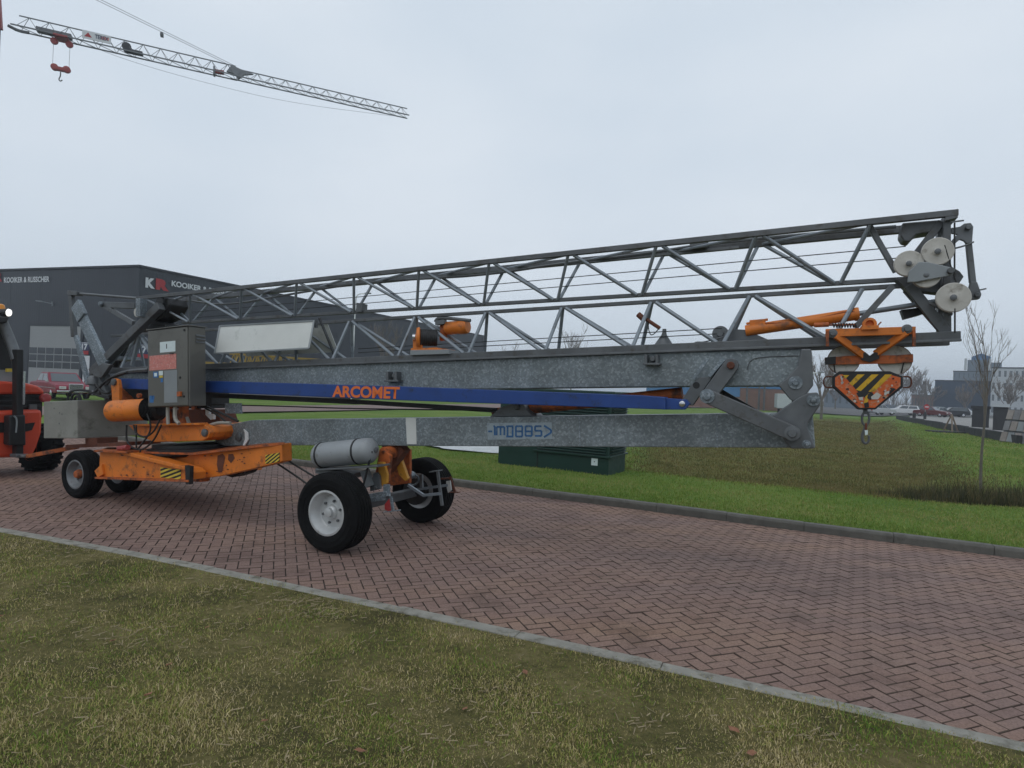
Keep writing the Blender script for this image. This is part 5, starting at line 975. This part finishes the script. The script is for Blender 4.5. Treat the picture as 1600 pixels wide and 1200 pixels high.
qpart(MB().bar(Q(20, 712, -.3), Q(48, 712, -.3), .2, .05), 'tow_jaw', 'steel', bevel=.01)
qpart(MB().path([Q(2, 500, .1), Q(10, 518, .1), Q(20, 542, .0), Q(26, 562, -.1)], .075, 10), 'exhaust_pipe', 'steel_mid', smooth=True)
qpart(qp([(-80, 500), (4, 500), (20, 545), (22, 597), (-80, 597)], .25, 1.1), 'cab', 'black', bevel=.03); qpart(qp([(-80, 578), (20, 578), (21, 596), (-80, 596)], .18, .1), 'cab_sill', 'plate')
qpart(qp([(11, 576), (20, 576), (20, 581), (11, 581)], .1, .05), 'marker_lamp', 'hazy'); qpart(qp([(-80, 494), (16, 494), (12, 505), (-80, 512)], .0, 1.4), 'cab_roof', 'black', bevel=.03)
qpart(MB().lathe(Q(1, 487, .2), (0, 0, 1), [(.06, -.06), (.06, .06), (.045, .11), (.02, .125)], 14), 'beacon', 'amber', smooth=True)
M['lit'] = emit('lit_lamp', (1, .98, .92), 1.0)
qpart(MB().lathe(Q(11, 489, .05), (.5, -.8, -.05), [(.05, -.12), (.07, 0), (.06, .02)], 14), 'lamp_housing', 'black'); qpart(MB().lathe(Q(13, 488.5, .0), (.5, -.8, -.05), [(.06, 0), (.055, .02), (.02, .03)], 14), 'lamp_lens', 'lit')
def lug_wheel(c, R_, Wd, par, fx):
    w = bpy.data.objects.new('wheel', None); COL.objects.link(w); w.parent = par; w.location = c; w.empty_display_size = .1; ax = Vector(fx)
    MB().lathe((0, 0, 0), ax, [(R_ * .55, -Wd * .45), (R_ * .8, -Wd * .5), (R_ * .93, -Wd * .46), (R_ * .95, 0), (R_ * .93, Wd * .46), (R_ * .8, Wd * .5), (R_ * .55, Wd * .45)], 36).build('tyre', 'rubber', w, smooth=True)
    lg = MB()
    for i in range(22):
        a = i * 2 * math.pi / 22; dv = Vector((0, math.cos(a), math.sin(a))); a2 = a + .14; d2 = Vector((0, math.cos(a2), math.sin(a2)))
        for sg in (-1, 1): lg.bar(dv * (R_ * .955) + ax * (sg * Wd * .02), d2 * (R_ * .945) + ax * (sg * Wd * .47), .05, .06, dv)
    lg.build('tread_lugs', 'rubber', w, kind='stuff'); MB().lathe((0, 0, 0), ax, [(R_ * .1, -Wd * .3), (R_ * .5, -Wd * .3), (R_ * .56, -Wd * .46), (R_ * .56, Wd * .46), (R_ * .5, Wd * .2), (R_ * .1, Wd * .25)], 24).build('rim', 'red', w, smooth=True)
lug_wheel(Vector((Q(66, 706, .35).x, .42, .40)), .40, .36, tk_, (1, 0, 0)); lug_wheel(Vector((Q(66, 706, .35).x - 1.35, .42, .40)), .40, .36, tk_, (1, 0, 0))

# ------------------------------------------------------------------ cars
def car(o, ux, col, label, L=4.5, Wd=1.75, Hh=1.45, style='sedan', det=True, group=None):
    F_ = Frame(o, ux); e = empty('parked_car', F_, label, 'car', group); h = L / 2; w = Wd / 2; k = Hh / 1.45
    m_ = paint('car_' + '_'.join('%02d' % int(c * 99) for c in col), col, .38, 0, .05, 1, spec=.35)
    prof = [(-h, .38), (-h - .03, .6), (-h + .08, .86 * k), (-h * .55, .93 * k), (h * .40, .93 * k), (h * .92, .80 * k), (h, .62), (h - .02, .34), (h * .2, .28), (-h * .6, .28)]
    if style == 'van': prof[2] = (-h + .02, .98 * k); prof[3] = (-h * .55, .98 * k)
    MB().prism([(x_, -w, z_) for x_, z_ in prof], (0, Wd, 0)).build('body', m_, e, bevel=.07)
    rb, rt, fb, ft = (-h * .62, -h * .42, h * .40, h * .06) if style == 'sedan' else (-h * .97, -h * .88, h * .42, h * .10)
    z0, z1 = .88 * k, Hh
    lo = [(rb, -w + .06, z0), (fb, -w + .06, z0), (fb, w - .06, z0), (rb, w - .06, z0)]; hi = [(rt, -w + .2, z1), (ft, -w + .2, z1), (ft, w - .2, z1), (rt, w - .2, z1)]
    MB().add(lo + hi, [(3, 2, 1, 0), (4, 5, 6, 7), (0, 1, 5, 4), (1, 2, 6, 5), (2, 3, 7, 6), (3, 0, 4, 7)]).build('cabin', m_, e, bevel=.03)
    V3 = [Vector(v) for v in lo + hi]
    def win(i, j, k2, l2, u0, u1, v0, v1, nm):
        P_ = lambda u, v: (V3[i] * (1 - u) + V3[j] * u) * (1 - v) + (V3[l2] * (1 - u) + V3[k2] * u) * v
        q = [P_(u0, v0), P_(u1, v0), P_(u1, v1), P_(u0, v1)]; nn_ = (q[1] - q[0]).cross(q[3] - q[0]).normalized(); MB().prism([p + nn_ * .012 for p in q], -nn_ * .008).build(nm, 'carglass', e)
    win(1, 2, 6, 5, .07, .93, .12, .9, 'windscreen'); win(3, 0, 4, 7, .1, .9, .2, .88, 'rear_window')
    for a_ in ((0, 1, 5, 4), (2, 3, 7, 6)):
        for u0, u1 in ((.08, .46), (.5, .92)): win(*a_, u0, u1, .16, .86, 'side_window')
    for x_ in (-h * .58, h * .60):
        for sg in (-1, 1):
            MB().lathe((x_, sg * (w - .11), .31), (0, sg, 0), [(.2, -.1), (.30, -.08), (.315, 0), (.30, .09), (.22, .105)], 18).build('wheel', 'rubber', e, smooth=True); MB().lathe((x_, sg * (w - .11), .31), (0, sg, 0), [(.21, .10), (.17, .112), (.05, .118)], 14).build('hubcap', 'chrome', e, smooth=True)
    for sg in (-1, 1):
        MB().box((h - .05, sg * (w - .28) - .16, .56), (h + .025, sg * (w - .28) + .16, .72)).build('headlight', 'lampg', e, bevel=.02); MB().box((-h - .05, sg * (w - .2) - .12, .58), (-h + .03, sg * (w - .2) + .12, .74)).build('tail_light', 'redlens', e, bevel=.02)
    if det:
        MB().bar((h + .08, -w, .45), (h + .08, w, .45), .08, .11).build('bumper', 'chrome', e, bevel=.02); MB().bar((-h - .1, -w, .45), (-h - .1, w, .45), .08, .11).build('bumper', 'chrome', e, bevel=.02)
        g_ = MB().box((h - .03, -.34, .52), (h + .05, .34, .86)).build('grille', 'chrome', e, bevel=.02)
        for i in range(6): MB().box((h + .045, -.30, .55 + i * .05), (h + .056, .30, .58 + i * .05)).build('grille_slat', 'black', g_)
        for sg in (-1, 1): MB().bar((-h + .1, sg * (w + .005), .62), (h - .15, sg * (w + .005), .60), .01, .03).build('side_trim', 'chrome', e); MB().box((h * .33, sg * (w + .02) - .06, .92), (h * .37, sg * (w + .02) + .06, 1.02)).build('mirror', 'chrome', e)
    return e
oc = gp(95, 621.5, .07); car((oc.x, oc.y, .07), (.80, -.60), (.20, .008, .024), 'dark red vintage saloon with a chrome grille parked before the overhead door', 4.68, 1.77, 1.44)
GR = 'cars in the far car park'
for px, by, ux_, col_, lb, st_ in ((1374, 648, (.95, .3), (.40, .41, .42), 'silver car nearest the road end in the far car park', 'sedan'), (1391, 645, (.9, .43), (.08, .11, .15), 'dark blue car behind the white estate in the far car park', 'van'), (1409, 648, (-.93, .36), (.62, .63, .64), 'white estate car in the middle of the far car park', 'van'),
        (1441, 648, (.9, -.3), (.05, .055, .06), 'dark grey car left of the red one in the far car park', 'sedan'), (1456, 651, (.5, -.8), (.10, .018, .018), 'red car in the far car park', 'sedan'), (1468, 650, (.9, .3), (.26, .29, .30), 'grey-green car right of the red one in the far car park', 'sedan'),
        (1487, 651, (-.95, .3), (.012, .013, .015), 'black car in the far car park', 'van'), (1508, 651, (.6, -.75), (.60, .61, .62), 'white car at the right end of the far car park', 'van')):
    p_ = gp(px, by, .13); car((p_.x, p_.y, .13), ux_, col_, lb, 4.5, 1.8, 1.5, st_, False, GR)

# ------------------------------------------------------------------ green transformer kiosk
G0, G1, G2 = gp(782, 728, .04), gp(950, 743, .04), gp(985, 737, .04)
KF = Frame((G1.x, G1.y, .0), (.88, -.47)); gk = empty('transformer_kiosk', KF, 'dark green louvred transformer kiosk on the verge behind the crane', 'kiosk'); gl = 2.65; gd = 1.15; gh = 1.70
MB().box((-gl, 0, -.1), (0, gd, gh)).build('housing', 'green', gk, bevel=.01)
MB().box((-gl - .06, -.1, gh), (.1, gd + .1, gh + .1)).build('roof', 'green', gk, bevel=.02)
MB().box((-gl * .66, -.05, .40), (.05, gd + .05, .44)).build('ledge', 'green', gk, bevel=.008)
for i in range(20):
    for xa, xb in ((-gl * .62, -.06),): MB().prism([(xa, 0, .50 + i * .058), (xb, 0, .50 + i * .058), (xb, -.05, .48 + i * .058), (xa, -.05, .48 + i * .058)], (0, .004, .014)).build('louvre', 'green', gk)
for i in range(20): MB().prism([(0, .08, .50 + i * .058), (0, gd - .08, .50 + i * .058), (.05, gd - .08, .48 + i * .058), (.05, .08, .48 + i * .058)], (.004, 0, .014)).build('louvre', 'green', gk)
MB().box((-.38, -.006, .22), (-.24, 0, .37)).build('notice', 'paper', gk); MB().box((-.32, -.009, .29), (-.30, -.006, .31)).build('notice_mark', 'black', gk)
MB().box((-gl * .62 - .02, -.006, .0), (-gl * .62, 0, gh)).build('door_joint', 'black', gk); MB().lathe((.0, gd - .1, .45), (1, 0, 0), [(.02, 0), (.016, .015)], 10).build('lock', 'plate', gk)

# ------------------------------------------------------------------ bare trees
def bare_tree(o, Ht, r, name, label, seed, upright=.75, limbs=7, clear=.42, depth=4, twigs=1.0, lean=(0, 0), group=None, fine=.0035):
    rnd = random.Random(seed); F_ = Frame(o, (1, 0)); e = empty(name, F_, label, 'tree', group)
    top = Vector((lean[0], lean[1], Ht * clear)); MB().path([(0, 0, -.2), top * .5 + Vector((rnd.gauss(0, .01), 0, 0)) * Ht, top], lambda t: r * (1 - .35 * t), 9, 2).build('trunk', 'bark', e, smooth=True)
    cr_ = MB()
    def grow(p, d, ln, rad, lv):
        n_ = 4; P_ = [p]; q = p.copy(); dd = d.copy()
        for i in range(n_):
            dd = (dd + Vector((rnd.gauss(0, .12), rnd.gauss(0, .12), .05 + .06 * upright))).normalized(); q = q + dd * (ln / n_); P_.append(q.copy())
        cr_.path(P_, lambda t: max(fine, rad * (1 - .75 * t)), 5 if lv > 1 else 3, 1 if lv > 1 else 0)
        if lv <= 0: return
        for i in range(int((4 if lv > 1 else 5) * twigs)):
            t = rnd.uniform(.25, 1); b0 = P_[min(n_, int(t * n_))]; az = rnd.uniform(0, 6.28); sp = rnd.uniform(.35, .75) * (1.25 - upright * .6)
            d2 = (dd + Vector((math.cos(az) * sp, math.sin(az) * sp, rnd.uniform(-.05, .25)))).normalized(); grow(b0, d2, ln * rnd.uniform(.38, .6), max(fine, rad * .5), lv - 1)
    for i in range(limbs):
        az = i * 6.28 / limbs + rnd.uniform(-.4, .4); sp = (1 - upright) * rnd.uniform(.7, 1.5); b0 = top * rnd.uniform(.86, 1.0)
        grow(b0, Vector((math.cos(az) * sp, math.sin(az) * sp, 1)).normalized(), Ht * (1 - clear) * rnd.uniform(.6, .95), r * .5, depth - 1)
    cr_.build('crown', 'twig', e, smooth=False)
tb0 = gp(1533, 786, -.3); bare_tree((tb0.x, tb0.y, -.38), 4.35, .033, 'young_tree', 'young leafless tree with upright limbs in the rushes at the right', 5, .86, 5, .44, 4, .75, (.0, 0), fine=.0022)
for px, by, dp, ht, r_, lb, sd_, up_, cl_ in ((1283, 652, 62, 6.2, .16, 'bare tree with a dark trunk right behind the beam end', 3, .6, .3), (892, 600, 95, 11.5, .12, 'slender bare treetop above the middle of the upper beam', 8, .85, .25), (795, 600, 100, 8.6, .10, 'small bare treetop just right of the dark hall', 9, .7, .3), (603, 590, 62, 7.2, .10, 'leafless reddish tree in front of the side of the dark hall', 12, .8, .3)):
    p_ = at(px, by, dp); bare_tree((p_.x, p_.y, .05), ht, r_, 'bare_tree', lb, sd_, up_, 7, cl_, 4, 1.0, fine=.012, group='bare trees')
for i, (px, dp, ht, lb) in enumerate(((1305, 130, 9, 'bare tree left of the hook block on the far skyline'), (1395, 165, 10, 'bare tree right of the hook block on the far skyline'), (1416, 160, 12, 'tallest bare tree between the hook block and the navy office'), (1436, 170, 11, 'bare tree just left of the navy office'), (1452, 150, 8, 'low bare tree against the left corner of the navy office'), (1508, 120, 7, 'brown bare tree in front of the navy office'), (1575, 110, 7.5, 'bare tree in front of the white office'))):
    p_ = at(px, 640, dp); bare_tree((p_.x, p_.y, .05), ht, .16, 'skyline_tree', lb, 30 + i, .55, 8, .22, 4, 1.0, fine=.03, group='bare trees on the skyline')
# low bare scrub along the far boundary, too far to count
sc_ = MB(); rs = random.Random(4)
for i in range(900):
    px = rs.uniform(1280, 1600); p_ = at(px, 640, rs.uniform(170, 215)); h_ = rs.uniform(1.5, 5)
    sc_.tube((p_.x, p_.y, 0), (p_.x + rs.gauss(0, 1), p_.y, h_), .09, 3, .02)
tag(sc_.build('far_scrub', 'twig', kind='stuff'), 'leafless scrub along the far boundary', 'scrub')

# ------------------------------------------------------------------ far buildings on the right and behind the beams
def block(name, label, px0, px1, ytop, depth, dp, mat, base=0.0, ux=None, rows=0, cols=0, wmat='fwin', wh=.55, cat='building', roofm=None):
    a_, b_3 = at(px0, 620, depth), at(px1, 620, depth); a_.z = b_3.z = base
    if ux is None: v_ = (a_ + b_3) / 2; ux = Vector((v_.y, -v_.x, 0))
    F_ = Frame(a_, ux); e = empty(name, F_, label, cat); ln = F_.pick(px1, 620, 0).x; h_ = F_.pick((px0 + px1) / 2, ytop, 0).z
    MB().box((0, 0, 0), (ln, dp, h_)).build('wall', mat, e); MB().box((-.1, -.1, h_), (ln + .1, dp + .1, h_ + .25)).build('roof', roofm or 'trim', e)
    for i in range(rows):
        for j in range(cols):
            cw_, ch_ = ln / cols, h_ / rows; x0 = cw_ * (j + .22); z0 = ch_ * (i + .3)
            f_ = MB().box((x0, -.05, z0), (x0 + cw_ * wh, .0, z0 + ch_ * .5)).build('window', wmat, e); MB().box((x0 + cw_ * wh * .46, -.08, z0), (x0 + cw_ * wh * .54, -.051, z0 + ch_ * .5)).build('frame', mat, f_)
    return e, F_, ln, h_
block('navy_office', 'low navy glass office block on the far right', 1460, 1547, 596, 150, 30, 'fglass', rows=3, cols=10, wmat='fglass', wh=.8)
e, F_, ln, h_ = block('stepped_tower', 'blue-grey stepped tower rising behind the navy office', 1488, 1547, 581, 172, 12, 'fgrey', rows=5, cols=8, wmat='fwin', wh=.2)
for x0, x1, yt in ((1512, 1547, 562), (1530, 1565, 566)):
    a_, c_ = F_.pick(x0, yt, 0), F_.pick(x1, 582, 0); MB().box((a_.x, 1, 0), (c_.x, 20, a_.z)).build('upper_storeys', 'fgrey', e)
a_ = F_.pick(1526, 562, 0); MB().prism([(a_.x - 1.2, 2, a_.z), (a_.x + 3.2, 2, a_.z), (a_.x + 3.2, 2, a_.z + .9), (a_.x + 1, 2, a_.z + 2), (a_.x - 1.2, 2, a_.z + .9)], (0, 3, 0)).build('roof_sign', 'fblue', e)
for x_ in (1509, 1547): q_ = F_.pick(x_, 562, 0); MB().box((q_.x - .3, .6, q_.z - 3), (q_.x + .3, 1.2, q_.z + .4)).build('antenna_panel', 'fwhite', e)
block('white_office', 'white office block with rows of small windows at the right edge', 1548, 1690, 576, 135, 12, 'fwhite', rows=4, cols=15, wh=.38)
e, F_, ln, h_ = block('brick_works', 'brick works with a blue band seen between the beams', 1010, 1262, 590, 92, 25, 'fbrick', rows=0)
zb0 = F_.pick(1150, 620, 0).z; MB().box((-.05, -.08, zb0), (ln * .60, -.02, h_)).build('blue_band', 'fblue', e); MB().box((ln * .60, -.08, F_.pick(1210, 608, 0).z), (ln + .05, -.02, h_)).build('blue_band', 'fblue', e)
for px in (1167, 1186, 1194): q_ = F_.pick(px, 620, -3); MB().tube((q_.x, -3, 0), (q_.x, -3, h_ + 2), .14, 6).build('mast', 'steel', e)
q_ = F_.pick(1212, 637, -6); te_ = empty('box_trailer', Frame(F_.m @ Vector((q_.x, -8, 0)), F_.ux), 'white box trailer parked before the brick works', 'trailer'); MB().box((0, 0, .6), (2.5, 5, 2.5)).build('box', 'fwhite', te_, bevel=.03)
for x_ in (.3, 2.2): MB().lathe((x_, 1.2, .4), (1, 0, 0), [(.2, -.12), (.4, -.1), (.4, .1), (.2, .12)], 14).build('wheel', 'rubber', te_)
MB().box((0.05, -.02, .5), (2.45, .1, .6)).build('bumper', 'steel', te_)
block('low_pavilion', 'long low brown building behind the parked cars', 1424, 1462, 618, 185, 10, 'fbrick', rows=1, cols=8)
block('grey_works', 'pale grey works behind the hook block', 1288, 1352, 612, 160, 20, 'fgrey', rows=1, cols=6, wh=.3)
# tile display, dark shelter, low wall, bollards at the right edge
wl_ = Frame(gp(1400, 655), gp(1588, 694) - gp(1400, 655)); we = empty('low_wall', wl_, 'long low black wall along the edge of the far lawn', 'wall'); wln = (gp(1588, 694) - gp(1400, 655)).length
for i in range(16): MB().box((wln * i / 16 + .02, 0, -.1), (wln * (i + 1) / 16 - .02, .25, .46 + .02 * (i % 3))).build('panel', 'wallk', we, bevel=.02)
sh_, _, _, _ = block('dark_shelter', 'small dark shelter beside the tile display', 1520, 1547, 639, 52, 2, 'wallk', cat='shelter', roofm='wallk')
sh2, _, _, _ = block('flat_canopy', 'dark canopy with a pale flat roof above the tile display', 1553, 1576, 636, 47, 2, 'wallk', cat='shelter', roofm='fwhite')
RFk = Frame(gp(1560, 690), gp(1640, 700) - gp(1560, 690)); rk_ = empty('tile_display', RFk, 'sloping display rack of grey and brown roof tile panels at the right edge', 'display rack')
rl = RFk.pick(1640, 690, 0).x; rh = RFk.pick(1590, 640, 0).z
MB().prism([(0, .1, 0), (rl, .1, 0), (rl, .5, rh), (0, .5, rh)], (0, .2, 0)).build('rack', 'steel', rk_)
for i in range(3):
    for j in range(7):
        x0, x1 = rl * j / 7 + .03, rl * (j + 1) / 7 - .03; t0, t1 = i / 3 + .02, (i + 1) / 3 - .03; P_ = lambda x_, t: Vector((x_, .1 + .4 * t, rh * t))
        MB().prism([P_(x0, t0), P_(x1, t0), P_(x1, t1), P_(x0, t1)], (0, -.09, .02)).build('tile_panel', paint('tile_%d' % ((i * 3 + j) % 4), [(.27, .23, .21), (.24, .25, .26), (.30, .26, .24), (.21, .20, .21)][(i * 3 + j) % 4], .8, 0, .2, 3), rk_, bevel=.01)
for px, by, dp, lb in ((1428, 660, None, 'dark bollard at the left end of the low black wall'), (1445, 656, None, 'bollard carrying a red and white sign in front of the parked cars')):
    p_ = gp(px, by); e = empty('bollard', Frame(p_, (1, 0)), lb, 'bollard'); MB().lathe((0, 0, 0), (0, 0, 1), [(.16, 0), (.15, .9), (.1, 1.0)], 12).build('post', 'wallk', e)
    if px == 1445: MB().lathe((0, -.2, 1.6), (0, -1, 0), [(.34, 0), (.34, .05)], 18).build('sign_disc', 'signr', e); MB().box((-.22, -.28, 1.54), (.22, -.26, 1.66)).build('sign_bar', 'signw', e); MB().tube((0, 0, .9), (0, -.1, 2), .05, 6).build('sign_post', 'plate', e)
p_ = gp(1486, 676); e = empty('timber_tripod', Frame(p_, (1, 0)), 'small pale timber tripod on the edge of the far lawn', 'tripod')
for k_ in range(3): a = k_ * 2.1; MB().tube((math.cos(a) * .5, math.sin(a) * .5, 0), (0, 0, 1.25), .05, 6).build('leg', paint('timber', (.20, .15, .11), .9), e)
MB().box((-1.4, -.6, -.05), (1.2, .6, .1)).build('plinth', 'wallk', e, bevel=.02)
# yellow crane sections stacked beyond the side road
yf = Frame(Vector((at(366, 560, 33).x, at(366, 560, 33).y, 0)), (.72, .69)); ye = empty('yellow_crane_section', yf, 'yellow lattice crane section seen below the white sign board', 'crane section'); Y_ = lambda px, py, y=0: yf.pick(px, py, y)
a_, c_ = Y_(366, 566), Y_(530, 566); zt_ = Y_(370, 553).z; zl_ = a_.z - .2
for sg in (0, .8):
    for z_ in (zl_, zt_): MB().bar((a_.x, sg, z_), (c_.x, sg, z_), .08, .08).build('chord', 'ycrane', ye)
nb_ = 14
for i in range(nb_):
    x0, x1 = a_.x + (c_.x - a_.x) * i / nb_, a_.x + (c_.x - a_.x) * (i + 1) / nb_
    for sg in (0, .8): MB().tube((x0, sg, zl_), ((x0 + x1) / 2, sg, zt_), .03, 5).tube(((x0 + x1) / 2, sg, zt_), (x1, sg, zl_), .03, 5).build('brace', 'ycrane', ye)
xs_ = Y_(300, 566).x
MB().bar((xs_, .4, zl_), (a_.x + .2, .4, zl_), .5, .3).build('boom_root', 'ycrane', ye); MB().box((xs_ - .5, 0, 0), (xs_ + .3, .8, zl_)).build('column', 'ycrane', ye)
for x_ in (.1, .35, .6, .85, 1.3): MB().box((x_, .0, zl_), (x_ + .05, .05, zt_ + .1)).build('post', 'ycrane', ye)

# ------------------------------------------------------------------ damp winter air
m = bpy.data.materials.new('haze_air'); m.use_nodes = True; n = m.node_tree.nodes; n.clear()
pv = n.new('ShaderNodeVolumePrincipled'); pv.inputs['Color'].default_value = (.86, .92, 1, 1); pv.inputs['Density'].default_value = .0011; pv.inputs['Anisotropy'].default_value = .2
ou = n.new('ShaderNodeOutputMaterial'); m.node_tree.links.new(pv.outputs['Volume'], ou.inputs['Volume']); M['haze'] = m
tag(MB().box((-2200, -2200, -3), (2200, 2800, 48)).build('haze', 'haze', kind='stuff'), 'thin grey winter haze over the whole place', 'haze')
